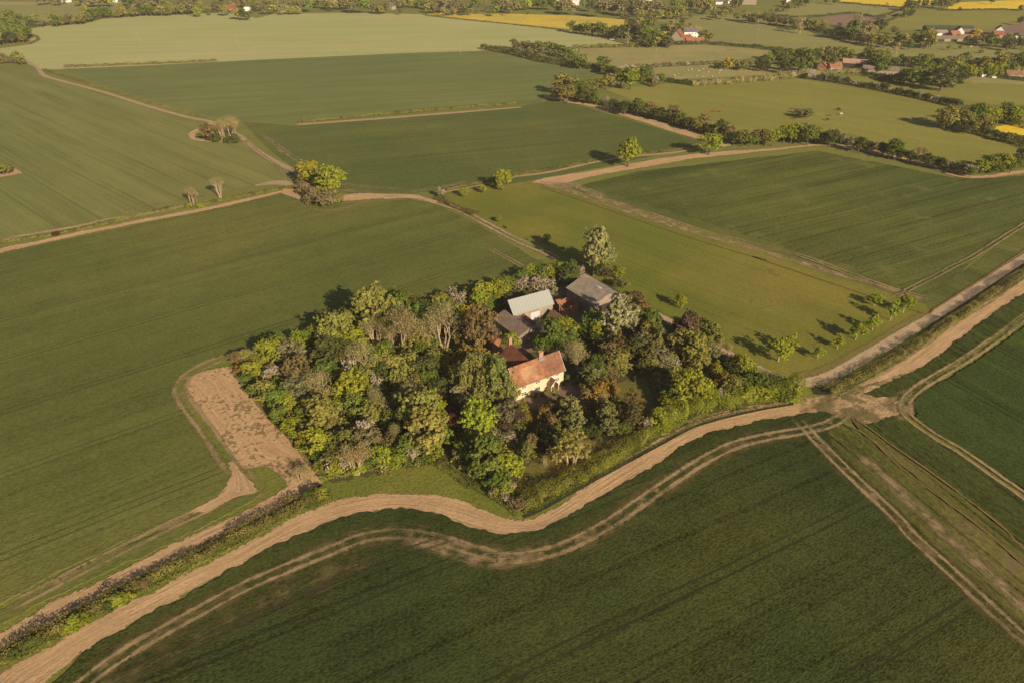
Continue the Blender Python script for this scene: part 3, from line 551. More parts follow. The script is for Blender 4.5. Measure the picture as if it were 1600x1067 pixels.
def trunk_data(seed,R=4.0,H=8.0,stems=1,mat=None,pale=False,r0=0.28):
    rr=random.Random(seed); m=MB()
    for s in range(stems):
        ox,oy=(rr.uniform(-.9,.9),rr.uniform(-.5,.5)) if stems>1 else (0,0)
        tx,ty=ox*1.8+rr.uniform(-.3,.3),oy*1.8+rr.uniform(-.3,.3); q=r0/(1 if stems==1 else 1.5)
        pts=[(ox,oy,-0.1),(ox*1.2,oy*1.2,H*0.2),((ox+tx)/1.7,(oy+ty)/1.7,H*0.42),(tx,ty,H*0.78)]
        m.tube(pts,[q*1.35,q,q*0.75,q*0.2],7)
        for k in range(5 if stems==1 else 3):
            a=rr.uniform(0,6.28); z=H*rr.uniform(0.24,0.5); e=R*rr.uniform(0.5,0.8)
            m.tube([(ox,oy,z),(ox+math.cos(a)*e*.5,oy+math.sin(a)*e*.5,z+H*.14),(ox+math.cos(a)*e,oy+math.sin(a)*e,z+H*.24)],[q*.5,q*.33,q*.1],5)
    return m.data('trunk',mat or (M_palebark if pale else M_bark))
def bare_data(seed,R=4.0,H=8.0,stems=3,dense=1.0):
    """leafless or just budding tree: real forking limbs"""
    rr=random.Random(seed); m=MB(); tips=[]
    def grow(p,d,L,q,lev):
        mid=p+d*L*0.5+Vector((rr.uniform(-1,1),rr.uniform(-1,1),rr.uniform(-.5,.5)))*L*0.08; e=p+d*L
        m.tube([p,mid,e],[q,q*.8,q*.58],5 if lev<2 else 3,cap=False)
        if lev>=4: tips.append(e); tips.append(mid); return
        for k in range(3 if lev<3 else 2+(rr.random()<dense*.6)):
            nd=(d+Vector((rr.uniform(-1,1),rr.uniform(-1,1),rr.uniform(-.25,.7)))*0.62).normalized()
            grow(e if k else mid.lerp(e,.8),nd,L*rr.uniform(.62,.8),q*.55,lev+1)
    for s in range(stems):
        a=rr.uniform(0,6.28); d=Vector((math.cos(a)*.34,math.sin(a)*.34,1)).normalized() if stems>1 else Vector((.03,.02,1))
        grow(Vector((math.cos(a)*.3*(stems>1),math.sin(a)*.3*(stems>1),-.1)),d,H*0.29,0.22,0)
    r=np.random.default_rng(seed); T=np.array([t[:] for t in tips])
    n=int(2600*dense); i=r.integers(0,len(T),n); C=T[i]+r.normal(size=(n,3))*R*0.11; C[:,2]=np.maximum(C[:,2],H*.15)
    V,F=leaf_quads(C,r.normal(size=(n,3)),r.uniform(.16,.42,n),r,0.28)
    v=r.uniform(0,1,n); me=mesh_np('crown',V,F,{'v':np.repeat(v,4),'b':np.zeros(4*n)}); me.materials.append(M_leaf)
    return m.data('trunk',M_twigs),me
P={}
for i in range(4): P['round',i]=(trunk_data(i),crown_data('crown',10+i,'round',6600,lobes=24+4*i))
for i in range(2): P['wide',i]=(trunk_data(7+i),crown_data('crown',30+i,'wide',5800,lobes=20))
for i in range(2): P['tall',i]=(trunk_data(17+i),crown_data('crown',40+i,'tall',5600,R=3.0,lobes=30))
for i in range(3): P['scrub',i]=(trunk_data(27+i,r0=0.12,H=5),crown_data('crown',50+i,'scrub',4800,H=6.5,lobes=22,leaf=0.34))
for i in range(2): P['blossom',i]=(trunk_data(37+i,r0=0.14),crown_data('crown',60+i,'scrub',4800,H=6.5,lobes=24,leaf=0.32,blossom=0.42+.1*i))
P['fullblossom',0]=(trunk_data(38,r0=0.14),crown_data('crown',66,'scrub',4800,H=6.5,lobes=24,leaf=0.32,blossom=0.85))
P['chestnut',0]=(trunk_data(47,r0=0.35),candle_data(70))
for i in range(2): P['cone',i]=(trunk_data(57+i,r0=0.22),crown_data('crown',80+i,'cone',4800,R=3.2,H=9,lobes=44,leaf=0.34,jit=0.8))
for i in range(2): P['willow',i]=(trunk_data(67+i,r0=0.3),crown_data('crown',90+i,'willow',6500,lobes=30,leaf=0.33))
for i in range(3): P['bare',i]=bare_data(100+i,stems=(3,1,4)[i])
P['birch',0]=(trunk_data(77,stems=3,pale=True),crown_data('crown',95,'round',3600,lobes=26,leaf=0.3))
for i in range(2): P['small',i]=(trunk_data(87+i,R=2.6,H=8,r0=0.26,pale=True),crown_data('crown',97+i,'wide',4200,lobes=16,leaf=0.42))
# coarser leaves for trees some hundreds of metres off
for i in range(5): P['far',i]=(trunk_data(117+i,r0=0.3),crown_data('crown',120+i,('round','wide')[i%2],1700,lobes=18,leaf=0.72))
for i in range(2): P['farscrub',i]=(trunk_data(127+i,r0=0.15),crown_data('crown',130+i,'scrub',1300,H=6.5,lobes=16,leaf=0.65))
P['farblossom',0]=(trunk_data(137,r0=0.15),crown_data('crown',136,'scrub',1300,H=6.5,lobes=16,leaf=0.6,blossom=0.8))
P['fartall',0]=(trunk_data(138,r0=0.2),crown_data('crown',137,'tall',1300,R=3,lobes=18,leaf=0.6))
P['farbare',0]=(trunk_data(139,r0=0.3,pale=True),crown_data('crown',139,'round',1150,lobes=34,leaf=0.55,jit=2.0))
P['farbare',1]=(trunk_data(140,r0=0.3,pale=True),crown_data('crown',140,'tall',1000,lobes=34,leaf=0.5,jit=2.0))
PR={'tall':(3.0,8),'scrub':(4,6.5),'blossom':(4,6.5),'fullblossom':(4,6.5),'cone':(3.2,9),'farscrub':(4,6.5),'farblossom':(4,6.5),'fartall':(3,8)}
#  kind: prototype, far prototype, colour, height per radius, name, words
K={
'lime':('round','far',(.152,.166,.020),2.1,'broadleaf_tree','bright lime green broadleaf tree'),
'green':('round','far',(.082,.108,.020),2.15,'broadleaf_tree','fresh mid green broadleaf tree'),
'dark':('round','far',(.055,.064,.020),2.1,'evergreen_tree','dark green dense tree'),
'olive':('round','far',(.140,.134,.034),2.15,'olive_green_tree','olive-green leafy tree'),  # species unknown; broadleaf trees set apart by olive leaf colour
'grey':('wide','far',(.128,.120,.058),2.0,'dull_leaved_tree','dull grey green tree'),  # species unknown; grey, brown and mauve broadleaf trees share this name
'buds':('scrub','farscrub',(.150,.105,.022),2.0,'broadleaf_tree','rusty yellow budding tree'),
'brown':('round','far',(.130,.100,.042),2.1,'dull_leaved_tree','brown tinged half leafed tree'),
'bare':('bare','farbare',(.20,.17,.075),2.4,'bare_tree','pale tan nearly leafless tree with forked limbs'),
'copper':('round','far',(.060,.024,.018),2.1,'copper_beech','dark copper red leaved tree'),
'mauve':('round','far',(.075,.052,.036),2.1,'dull_leaved_tree','dusky purple brown round tree'),
'yellow':('round','far',(.26,.20,.010),2.1,'broadleaf_tree','vivid golden yellow tree'),
'gold':('round','far',(.20,.165,.022),2.1,'broadleaf_tree','yellow olive broadleaf tree'),
'poplar':('round','fartall',(.155,.160,.068),3.0,'poplar_tree','tall silvery grey green poplar'),
'slim':('tall','fartall',(.125,.122,.042),2.7,'birch_tree','slim grey green birch'),
'conifer':('cone','fartall',(.088,.070,.024),3.1,'conifer_tree','brownish layered conifer'),
'cypress':('cone','fartall',(.160,.155,.022),3.0,'conifer_tree','small yellow green pointed conifer'),
'willow':('willow','far',(.120,.125,.036),2.2,'willow_tree','drooping olive green willow'),
'birch':('birch','far',(.160,.145,.040),2.2,'birch_tree','pale yellow birch with several bare stems'),
'chestnut':('chestnut','far',(.110,.125,.030),2.1,'horse_chestnut_tree','cream flowered horse chestnut'),
'shrub':('scrub','farscrub',(.062,.080,.020),1.5,'shrub','low rounded green shrub'),
'limeshrub':('scrub','farscrub',(.150,.165,.020),1.5,'shrub','low lime yellow shrub'),
'brownshrub':('scrub','farscrub',(.130,.100,.050),1.5,'shrub','brownish tangled shrub'),
'blossom':('blossom','farblossom',(.110,.108,.030),2.25,'hawthorn_bush','hawthorn partly covered with white blossom'),
'white':('fullblossom','farblossom',(.120,.105,.040),2.3,'hawthorn_bush','hawthorn smothered in pinkish white blossom'),
'sapling':('small','far',(.150,.175,.020),2.3,'young_tree','young lime green tree with a pale trunk'),
}
cnt={}; LG=2.2
BELT={}
TREES=[]     # for the labels afterwards
def plant(px,py,r_px,kind,place,hf=1.0,far=None,base=False):
    pk,fk,col,hp,nm,words=K[kind]
    if not base and not any(q in place for q in ('alone','meadow','bank','wall')): r_px*=1.34 if 'wood' in place and r_px>6 else (1.22 if r_px>6 else 1.42); hf/=(1.0 if 'back of the wood' in place else 1.16)
    elif 'wall' not in place: r_px*=1.15; hf/=1.08
    x,y=G(px,py)
    for _ in range(3):
        d=depth(x,y); R=max(0.6,r_px*d/FPX); H=R*hp*hf
        if base: break
        x,y=G(px,py,H*0.58)
    isfar=(y>330) if far is None else far
    key=fk if isfar else pk
    if isfar and kind in ('brown','mauve','buds','grey'): col=(.108,.096,.042) if kind!='mauve' else (.085,.075,.036)
    if isfar: col=tuple(q*.86 for q in col)
    c=cnt.get(key,0); cnt[key]=c+1
    nv=sum(1 for k in P if k[0]==key); tk,cw=P[key,c%nv]
    pr,ph=PR.get(key,(4.0,8.0))
    rr=random.Random(int(px*31+py*17)); sx=R/pr; sz=H/ph
    if 'topmost' in place or 'far trees behind' in place and 0:
        BELT.setdefault(place,[]).append((x,y,rr.uniform(0,6.28),sx,sz,cw,col,rr.uniform(.86,1.16))); return None
    o=empty(nm,(x,y,0.0),rr.uniform(0,6.28),(sx*rr.uniform(.86,1.14),sx*rr.uniform(.86,1.14),sz*rr.uniform(.94,1.1)))
    t=link(bpy.data.objects.new('trunk',tk),o); cr=link(bpy.data.objects.new('crown',cw),o)
    j=rr.uniform(.86,1.16)*(1.2 if isfar else 1); h=rr.uniform(-.08,.08)
    cr.color=(col[0]*LG*j*(1+h),col[1]*LG*j*(1-h*.3),col[2]*LG*j,1)
    TREES.append((o,kind,place,px,py,H)); return o
def T(place,ox,oy,sc,s,far=None,base=False):
    for e in s.replace('\n',';').split(';'):
        e=e.split()
        if len(e)<4: continue
        plant(ox+float(e[0])/sc,oy+float(e[1])/sc,float(e[2])/sc,e[3],place,float(e[4]) if len(e)>4 else 1.0,far,base)
# ---- hedges -------------------------------------------------------
def hedge(px,wid,hei,label,col,leaf=0.35,dens=26,group=None,blossom=0.0,seed=1,name='hedge',gap=0.0,colvar=0.25):
    if leaf>=0.55: wid*=1.3; hei*=1.45; dens*=1.7
    c=smooth_line([G(*p) for p in px],1.0); r=np.random.default_rng(seed)
    P_=np.array([[p.x,p.y] for p in c]); seg=np.linalg.norm(np.diff(P_,axis=0),axis=1); s=np.concatenate([[0],np.cumsum(seg)]); L=s[-1]
    n=int(min(42000,L*dens)); t=r.uniform(0,L,n); i=np.clip(np.searchsorted(s,t)-1,0,len(seg)-1); f=(t-s[i])/seg[i]
    B=P_[i]+(P_[i+1]-P_[i])*f[:,None]; D=(P_[i+1]-P_[i])/seg[i][:,None]; Nn=np.stack([-D[:,1],D[:,0]],1)
    k1=noise1(seed+3); k2=noise1(seed+9); wl=np.array([1+0.30*k1(q/2.6)+0.25*k1(q/9+30) for q in t]); hl=np.array([1+0.26*k2(q/2.1)+0.22*k2(q/8+70) for q in t])
    a=r.uniform(-0.1,math.pi+0.1,n); ca,sa=np.cos(a),np.sin(a)
    sq=np.power(np.abs(ca),0.6)*np.sign(ca); sz=np.power(np.clip(sa,0,1),0.6)
    q=r.uniform(0.75,1.08,n); lift=r.uniform(0,1,n)*np.where(np.abs(ca)>0.8,0.75,0)
    C=np.zeros((n,3)); C[:,:2]=B+Nn*(sq*wid/2*wl*q)[:,None]; C[:,2]=np.maximum(0.05,hei*hl*np.maximum(sz*q,lift*0.9)+0.02)
    N=np.zeros((n,3)); N[:,:2]=Nn*ca[:,None]; N[:,2]=sa+0.1; N+=r.normal(size=(n,3))*0.55
    if gap>0:
        keep=np.array([k1(q/6+200) for q in t])>(-1+gap*1.6); C,N,t=C[keep],N[keep],t[keep]; n=len(C)
    S=leaf*r.uniform(.6,1.4,n); V,F=leaf_quads(C,N,S,r)
    clump=np.array([0.5+0.5*k1(q/1.7+400) for q in t]); v=np.clip(clump*0.5*(colvar/0.25)**.5+r.uniform(0,1,n)*0.5,0,1)
    b=np.zeros(n)
    if blossom>0:
        bl=np.array([k2(q/3.0+300) for q in t]); b=((bl>1-2*blossom)&(C[:,2]>hei*0.45)&(r.uniform(0,1,n)<.8)).astype(float)
    x0,y0=C[:,0].mean(),C[:,1].mean(); V=V-np.array([x0,y0,0])
    me=mesh_np(name,V,F,{'v':np.repeat(v,4),'b':np.repeat(b,4)}); me.materials.append(M_leaf)
    o=link(bpy.data.objects.new(name,me)); o.location=(x0,y0,0); o.color=(*[q*2.0 for q in col],1)
    return tag(o,label,'hedge' if name=='hedge' else name.replace('_',' '),group)
HG,HO,HD,HB,HY=(.110,.112,.020),(.125,.112,.032),(.050,.060,.018),(.115,.095,.036),(.16,.155,.020)

# ================= the wood left of the farmhouse (zoom 340,440 scale 3.556)
W=(340,440,3.556)
T('along the wood edge facing the bare soil patch',*W,'''105 425 38 brown .8;165 415 42 olive .8;120 470 38 buds .7;185 500 52 lime .8;235 440 40 lime .8;160 545 40 green .7
215 565 36 buds;205 605 42 green .8;262 620 58 olive;300 600 40 lime;330 650 62 green;385 690 52 lime;345 735 52 green .9;395 745 36 buds;420 790 54 lime .9;385 800 36 green .7
480 845 50 buds;440 850 38 lime .7;545 900 72 lime;490 905 42 lime .7;560 960 48 green .8;610 930 44 green;615 1000 50 blossom;575 1025 38 lime .7;650 1035 46 lime .8''')
T('along the back of the wood by its long shadow',*W,'''290 390 60 lime;330 345 52 green;250 400 42 olive;240 345 34 green .8;450 335 48 lime;500 310 40 green;545 300 45 lime;590 290 34 cypress 
640 260 82 olive 1.05;715 240 56 olive;745 195 50 green;870 175 92 olive 1.1;820 160 44 lime;1000 130 72 green 1.1;940 120 44 olive;1075 150 46 dark;1120 190 66 green;1230 110 44 lime .8;1185 150 44 olive''')
T('in the left half of the wood',*W,'''295 500 52 white .8;410 395 66 grey;365 360 44 brown;510 400 44 white .9;445 490 70 brown;390 530 44 grey;560 420 48 dark;610 395 74 dark;680 380 52 green;335 560 36 green
535 490 42 olive;600 500 70 green;640 530 52 green;530 580 84 bare;430 620 66 grey;480 560 44 brown;410 660 40 grey;500 690 62 bare;570 640 56 olive;470 740 44 green;560 740 98 olive .9;640 700 48 lime;620 800 44 brown''')
T('in the middle of the wood',*W,'''750 310 64 lime;700 300 50 green;870 270 70 bare 1.1;780 430 84 bare;720 470 44 blossom;700 430 44 olive;840 400 58 lime;900 440 62 lime;930 400 50 green;750 590 82 lime;690 610 52 lime;690 560 40 green
820 530 48 olive;885 550 42 white;830 600 38 white;930 510 52 dark;800 490 44 olive;760 680 58 green;690 680 40 white .8;970 470 58 olive;1000 540 52 olive;880 650 78 bare;860 720 58 olive;930 715 40 white;960 770 52 green''')
T('along the front edge of the wood',*W,'''820 815 56 white;825 880 66 grey;745 860 36 brown;690 900 78 olive .8;760 965 78 bare 1.1;860 900 44 bare;900 970 58 lime;970 890 50 brown;990 850 58 bare;1050 930 56 green;925 1020 46 blossom .8;1080 960 48 blossom;990 990 54 lime .8;850 1010 44 green .8
1130 910 54 olive;700 1020 42 white .8;1200 940 56 lime .8;1160 980 40 green .7;780 1030 46 lime .7''')
T('in the right part of the wood towards the farmhouse',*W,'''1000 240 110 bare 1.15;930 250 50 olive;1080 270 60 olive;1100 330 62 olive;1050 340 44 lime;1130 400 50 green;1200 250 86 bare 1.1;1190 200 50 grey;1260 170 60 green;1060 460 62 olive;1100 540 50 blossom;1090 500 34 white;1160 480 62 dark;1210 440 58 olive
1050 620 76 bare;1010 680 50 olive;1110 620 54 grey;1120 720 92 olive 1.1;1060 700 48 lime;1160 820 104 olive 1.1;1210 740 70 lime;1090 840 58 bare;1100 780 44 green;1230 860 60 green;1040 780 44 dark''')
T('at the back of the wood beside the barns',600,400,7.622,'''180 560 110 olive 1.1;60 620 100 lime;440 660 110 green;330 560 70 olive;700 780 190 bare 1.15;560 900 110 brown;650 640 110 olive;720 500 70 lime;830 480 85 white;930 510 70 white;780 620 90 buds;1000 690 100 yellow .8;1090 740 70 lime .8;880 680 80 lime
1020 450 80 lime;1130 500 110 lime;1080 590 60 white .8;1250 430 90 lime;1180 430 60 green;1290 540 70 green .9;1350 400 100 lime;1440 350 80 green;1230 590 60 green .8;1150 900 190 brown 1.15;950 960 120 brown;1050 1020 130 buds 1.1;480 760 80 lime;250 900 150 bare;80 900 130 bare;380 1000 110 lime .9;560 1030 90 green .9''')
# ================= garden in front of the house (zoom 640,560 scale 4)
Gd=(640,560,4)
T('in the garden left of the farmhouse',*Gd,'''400 90 125 willow 1.1;300 130 80 willow;540 110 110 willow 1.1;500 40 80 olive;600 180 76 willow;640 120 58 olive;420 180 70 willow;350 225 72 grey;300 270 40 green
190 235 48 copper;245 330 46 copper;285 400 56 copper;215 290 36 copper;430 375 112 lime;370 350 60 lime;455 265 22 brown;590 330 66 grey;620 300 34 blossom;670 370 46 mauve;710 300 44 cypress 1.1;590 420 44 mauve .8;180 180 60 dark;120 130 60 green;730 370 40 buds .8''')
T('in the front garden corner by the lane bend',*Gd,'''530 490 64 grey .8;620 490 50 white .8;650 520 36 white .7;400 520 56 olive;350 560 66 green;480 600 108 green;400 640 70 dark;310 600 52 blossom .9;430 700 70 green;540 680 76 olive;620 680 88 lime .9;680 690 50 lime .7;560 770 64 green;600 810 58 lime .8;640 800 40 blossom;500 780 46 green .8;530 830 40 blossom;600 870 44 blossom .8;690 910 60 brownshrub;640 890 50 brownshrub;730 900 40 blossom .6
740 590 60 olive;700 560 44 green .8;760 520 46 brown''')
T('in the front garden beside the lawn',*Gd,'''850 340 60 buds;900 300 50 brown;880 400 50 brown;1000 330 74 slim;960 300 54 slim;1030 410 64 slim;935 430 36 limeshrub 1.8;975 470 30 limeshrub 1.6;880 490 62 dark;930 520 50 green;820 480 46 dark;1010 560 100 birch;930 590 66 birch .9;1090 580 62 birch .9;840 630 52 bare .7
1240 340 66 slim;1215 300 46 slim;1250 410 56 slim;1292 285 30 lime 1.6;1390 250 76 conifer 1.0;1400 350 70 conifer .8;1340 330 52 brown;1180 200 86 buds;1250 170 70 buds;1120 220 56 brown;1200 250 60 bare;1180 70 56 green;1130 110 50 slim;1310 50 62 olive;1180 500 30 shrub;1275 475 20 shrub 1.2;1150 450 46 dark .7;1080 470 50 dark .8;1340 440 50 green .7''')
T('against the farmhouse front wall',*Gd,'''780 225 26 shrub;830 222 22 shrub;868 190 24 limeshrub;915 228 14 shrub;985 120 30 shrub 1.3;1040 145 34 shrub;1075 175 28 shrub;960 150 20 shrub;770 195 18 brownshrub;900 205 16 limeshrub;880 262 24 brownshrub;930 268 20 brownshrub;850 275 22 limeshrub .8''')
# ================= east of the house (zoom 740,400 scale 4.447)
E1=(740,400,4.447)
T('behind and beside the farmhouse',*E1,'''530 540 104 green 1.0;490 600 66 green;580 590 62 green;640 505 72 lime;670 560 50 green;830 470 76 green 1.1;880 540 72 lime;800 520 60 green;870 600 50 dark;740 680 104 bare;700 640 50 olive;850 745 66 green;800 800 56 slim;870 820 58 slim;1010 590 80 conifer 1.0;1000 720 84 olive;960 780 60 brown;260 570 60 limeshrub;205 590 44 shrub;300 540 36 shrub 1.2;940 660 60 brown;1060 640 44 green .9''')
T('behind the big grey shed and along the drive',*E1,'''1020 440 122 chestnut 1.15;935 440 70 chestnut;1100 480 60 chestnut;1190 370 62 buds;1180 420 50 olive;1010 112 42 lime 1.1;930 118 36 mauve;880 100 40 dark;1045 190 36 olive .9;990 190 32 dark .8;1062 275 34 green .9;1140 300 50 brown;1160 340 40 brown;1100 310 40 olive;1240 430 56 green;1250 500 66 willow;1180 520 50 dark;1140 570 50 mauve;1280 560 60 olive;1200 640 60 grey;1270 640 60 olive''')
T('in the blossom hedge behind the barns',*E1,'''60 270 84 lime;20 310 50 lime;120 320 46 green;200 215 58 lime;150 240 46 green;260 190 46 green .9;330 150 54 green;400 120 52 lime;460 130 52 green;520 120 50 lime;565 115 40 buds;620 100 50 lime .9;660 110 62 dark;690 60 38 green;740 110 40 white;350 190 50 white;310 200 40 white;430 190 54 white;480 200 50 white;540 195 44 white;620 155 32 white;560 240 40 blossom .8;660 160 40 green;240 330 44 dark;210 350 44 shrub;240 290 34 dark;30 430 44 yellow .8;690 150 46 green''')
T('among the dark trees by the pond',1000,500,7.622,'''220 210 130 willow;100 130 110 olive;60 250 120 grey;260 420 130 grey;120 430 110 olive;340 450 90 lime .8;20 380 90 white .7;520 260 160 olive 1.1;650 330 170 olive 1.1;560 430 130 buds .8;430 330 110 grey;400 500 100 white .6;700 480 120 olive;780 300 110 olive;600 150 110 mauve 1.0;560 60 150 mauve 1.1;470 80 80 mauve;840 130 120 olive;910 210 100 olive;750 80 90 brown;950 330 100 bare .8;1050 360 110 bare .7;900 380 90 grey;920 540 80 cypress 1.0;860 580 60 lime .8;1120 570 110 dark .8;1060 520 80 dark;1250 540 130 lime .8;1330 590 90 lime .7;1180 480 90 olive .8;-60 330 110 dark;30 560 90 dark .7;300 620 90 dark .6''')
T('in the tall hedge at the lane junction',1000,500,7.622,'''600 800 230 lime .9;460 880 150 green .8;760 860 150 lime .8;1000 690 110 buds .9;1120 760 130 olive .8;930 740 90 buds .8;1200 760 120 green .8;980 880 95 white .8;1010 960 60 white .7;700 1020 90 blossom .6;600 1040 60 white .5;350 980 120 lime .7;1330 720 120 green .7;1440 740 120 green .75;1560 780 120 olive .75;1700 790 120 green .75;1820 830 110 lime .7;1100 900 110 lime .7;1250 880 120 lime .7;1400 880 120 lime .65;1550 900 110 lime .65;1700 900 110 green .65;1820 930 90 lime .6;1200 960 50 white .5;300 930 80 blossom .6''')
T('at the hedge end by the lawn shadow',*Gd,'''1480 410 44 white .9;1520 400 30 white .8;1560 360 74 lime .8;1580 440 50 lime .6;1500 450 36 lime .6''')
# meadow
T('in the diagonal row across the meadow',1150,400,3.556,'''232 583 62 sapling .9;292 533 48 sapling;452 570 32 sapling 1.1;561 516 32 sapling 1.1;662 465 48 sapling;755 413 34 sapling 1.3;765 278 34 sapling .9;856 360 42 sapling 1.15;925 318 46 sapling 1.0''',base=True)
T('standing at the top end of the meadow',800,100,3.335,'''435 965 66 poplar 1.25;400 1010 50 poplar .8;480 1000 50 poplar .9;455 1030 44 lime;182 908 24 green 1.1;268 966 13 sapling;510 1000 30 poplar''')
T('by the drive bend below the meadow',960,420,3.812,'400 195 38 lime')
T('beside the meadow hedge near the track',400,100,3.335,'''1285 598 46 lime;1272 638 20 lime;1180 650 20 lime;1085 670 22 lime;965 668 26 white .9;1265 805 17 lime;1310 850 9 lime;1240 615 22 green''',far=False)
T('in the roadside copse',400,100,3.335,'''275 565 54 gold;268 540 40 olive;380 605 70 lime 1.05;330 620 40 lime;430 590 36 lime;320 570 24 white;245 650 44 brownshrub;300 680 60 brownshrub;350 690 60 brownshrub;270 690 40 brownshrub;400 680 48 brownshrub;230 610 30 brownshrub;415 700 34 olive .6''',far=False)
T('in the island copse inside the left field',0,100,3.335,'''1160 320 42 bare;1190 315 44 bare;1220 330 40 bare;1140 340 36 bare;1080 355 44 brown .8;1060 360 34 olive .8;1110 350 36 olive .8;1180 385 30 shrub;1220 385 30 shrub;1130 385 30 shrub;1090 380 26 shrub''',far=False)
T('on the left grassy bank between the fields',0,100,3.335,'''990 680 40 bare 1.1;1015 685 26 bare;1132 630 36 bare 1.35;985 735 16 limeshrub;1040 738 18 limeshrub;620 820 14 limeshrub .7;290 885 22 copper .4''',far=False)
T('at the left edge in a field corner',0,100,3.335,'10 545 34 olive .8;-30 540 40 olive .8;40 548 20 brown .7',far=False)
T('alone on the bank of the middle field',800,100,3.335,'''612 455 64 lime 1.0''',far=False)
T('alone at the corner of the middle bare margin',800,100,3.335,'''1036 405 58 lime .95''',far=False)
T('leaning bare in the lane corner by the wood',250,540,4.104,'885 810 62 bare .8')
# hedgerow of the middle field
T('in the hedgerow right of the middle field',800,100,3.335,'''255 100 44 olive;320 115 44 olive;290 150 40 olive;350 140 40 green;250 150 36 brown;220 150 34 bare .8;400 110 30 olive;440 115 18 blossom;495 90 30 olive;530 100 14 white;570 75 36 lime;620 75 44 lime;605 50 30 dark;700 45 34 green;745 85 20 white;770 75 20 green
380 165 32 dark;440 175 30 green;490 190 18 white;415 180 24 dark;530 215 28 dark;590 228 30 dark;565 225 20 green;655 220 34 green 1.2;625 235 22 dark;720 235 36 brown .9;695 250 24 green;770 262 34 dark .8;810 270 26 dark;850 255 46 brown .9;880 290 30 green;925 310 30 dark;960 310 34 olive;1000 305 34 brown;1030 340 28 dark;1090 335 38 dark;1130 360 34 brown;1160 385 30 dark;1205 385 34 olive;1250 390 30 green;1290 380 36 brown;1325 385 34 olive''',far=False)
T('in the flowering hedgerow above the right field',1200,100,3.335,'''30 385 34 lime;-10 380 34 lime;90 365 38 lime;130 360 42 lime;180 360 42 olive;215 370 42 green;250 360 36 lime;290 385 30 dark;330 385 36 dark;360 395 30 dark;390 385 20 white;437 398 18 white;480 420 34 dark;520 425 26 dark;560 425 18 white;600 445 28 dark;660 440 42 green;640 460 30 dark;700 470 28 dark;745 485 24 dark;800 455 34 bare;830 500 30 dark;870 505 28 green;910 520 28 dark;960 530 26 blossom;1000 545 28 dark;1045 550 28 white;1080 548 22 white;1060 565 20 green;1120 530 34 lime;1170 520 38 lime;1230 515 38 lime;1290 505 38 green;1325 480 40 dark;1370 490 40 lime;1420 480 44 lime;1200 545 26 green;1270 540 24 green''',far=False)
T('around the thorn clump in the cattle pasture',1200,100,3.335,'''190 255 30 grey .8;215 258 22 green .8;165 250 20 bare .7;150 245 12 green .7''',far=False)
Z8=(1360,80,5.93)
T('in the hedgerow right of the cattle pasture',*Z8,'''730 600 90 olive;800 600 80 olive;700 650 60 brown;860 640 70 olive;1000 580 80 green;930 620 60 lime;1080 600 70 lime;1150 600 60 lime;1060 680 60 brown;970 700 50 olive;1270 560 80 green;1200 600 60 lime;1340 600 70 lime;1420 560 60 green;1110 700 50 olive;1170 770 36 green;1230 790 34 dark;1290 800 40 olive;1340 800 40 olive;1400 820 40 olive;880 720 40 dark;800 690 40 dark;1070 740 40 dark''',far=False)
# ---- far right woods
T('in the tree belt round the red roofed farm',*Z8,'''480 90 50 green;540 70 56 lime;420 90 44 green;340 90 44 dark;290 80 36 dark;250 100 30 green;620 100 40 dark;680 110 40 green;760 90 50 brown;830 100 44 olive;890 80 52 green;1000 95 44 mauve;950 120 36 dark;1080 100 50 olive;1170 80 64 olive;1220 100 50 lime;1180 140 50 lime;1100 150 44 lime;1290 60 50 brown;1360 90 56 dark;1400 50 40 dark;1430 110 50 green;1320 150 44 green;1260 170 30 green;520 180 44 green;560 150 50 green;640 160 40 lime;790 140 50 lime;880 160 50 lime .8;940 180 50 lime .8;1000 190 44 lime .8;1060 190 44 lime .8;940 215 34 lime .6;1130 190 44 lime;1210 200 40 olive .8''')
T('in the dark thicket beside the red roofed farm',*Z8,'''690 240 110 dark .9;800 240 95 dark .8;620 240 60 dark .8;860 230 60 dark .8;740 290 60 dark .6;420 230 90 green .8;330 220 80 green .8;490 250 80 green .8;260 240 60 dark .7;380 270 60 green .6;200 240 40 dark .7;140 250 34 dark .6;90 240 30 dark .6;530 200 50 olive;70 160 50 green;150 140 50 green;30 110 50 olive;130 60 50 green;90 70 60 olive;190 110 30 bare''')
T4=(1200,0,4)
T('around the small red roofed barns',*T4,'''20 370 30 lime .8;60 335 34 green;100 355 40 mauve;90 390 40 dark;150 345 34 green;190 350 34 dark;240 350 40 green;290 345 40 green;330 330 30 olive;200 400 40 green;140 400 34 green;250 390 44 green;230 340 24 olive;100 415 36 dark;400 345 52 brown 1.2;380 370 34 dark;450 330 34 green;510 340 30 lime 1.1;480 320 24 olive;620 345 40 green;590 360 30 dark;700 350 40 green;660 390 36 green;740 360 30 green;720 400 40 green;780 400 34 dark;640 320 24 green;760 330 20 bare;810 300 26 bare''')
T('in the valley tree belt across the far pasture',*T4,'''20 120 22 brown;60 125 26 brown;100 130 28 brown;140 140 26 brown;-20 110 20 dark;170 150 24 green;210 150 38 bare;250 150 24 grey;290 155 24 olive;340 158 20 olive;370 205 20 green;400 205 26 dark;440 200 30 dark;480 205 28 green;540 190 46 green;500 215 24 dark;560 235 24 brown;640 215 46 bare .9;590 220 30 grey;620 165 34 brown;560 130 40 bare .8;705 165 40 dark;730 150 20 dark;740 250 36 olive;690 240 34 olive;790 185 20 grey;810 240 34 green;850 250 36 olive;880 245 34 brown;925 235 26 green;960 250 34 dark;1010 235 44 olive;890 275 24 green;450 155 14 grey;650 255 24 olive;600 245 24 brown''')
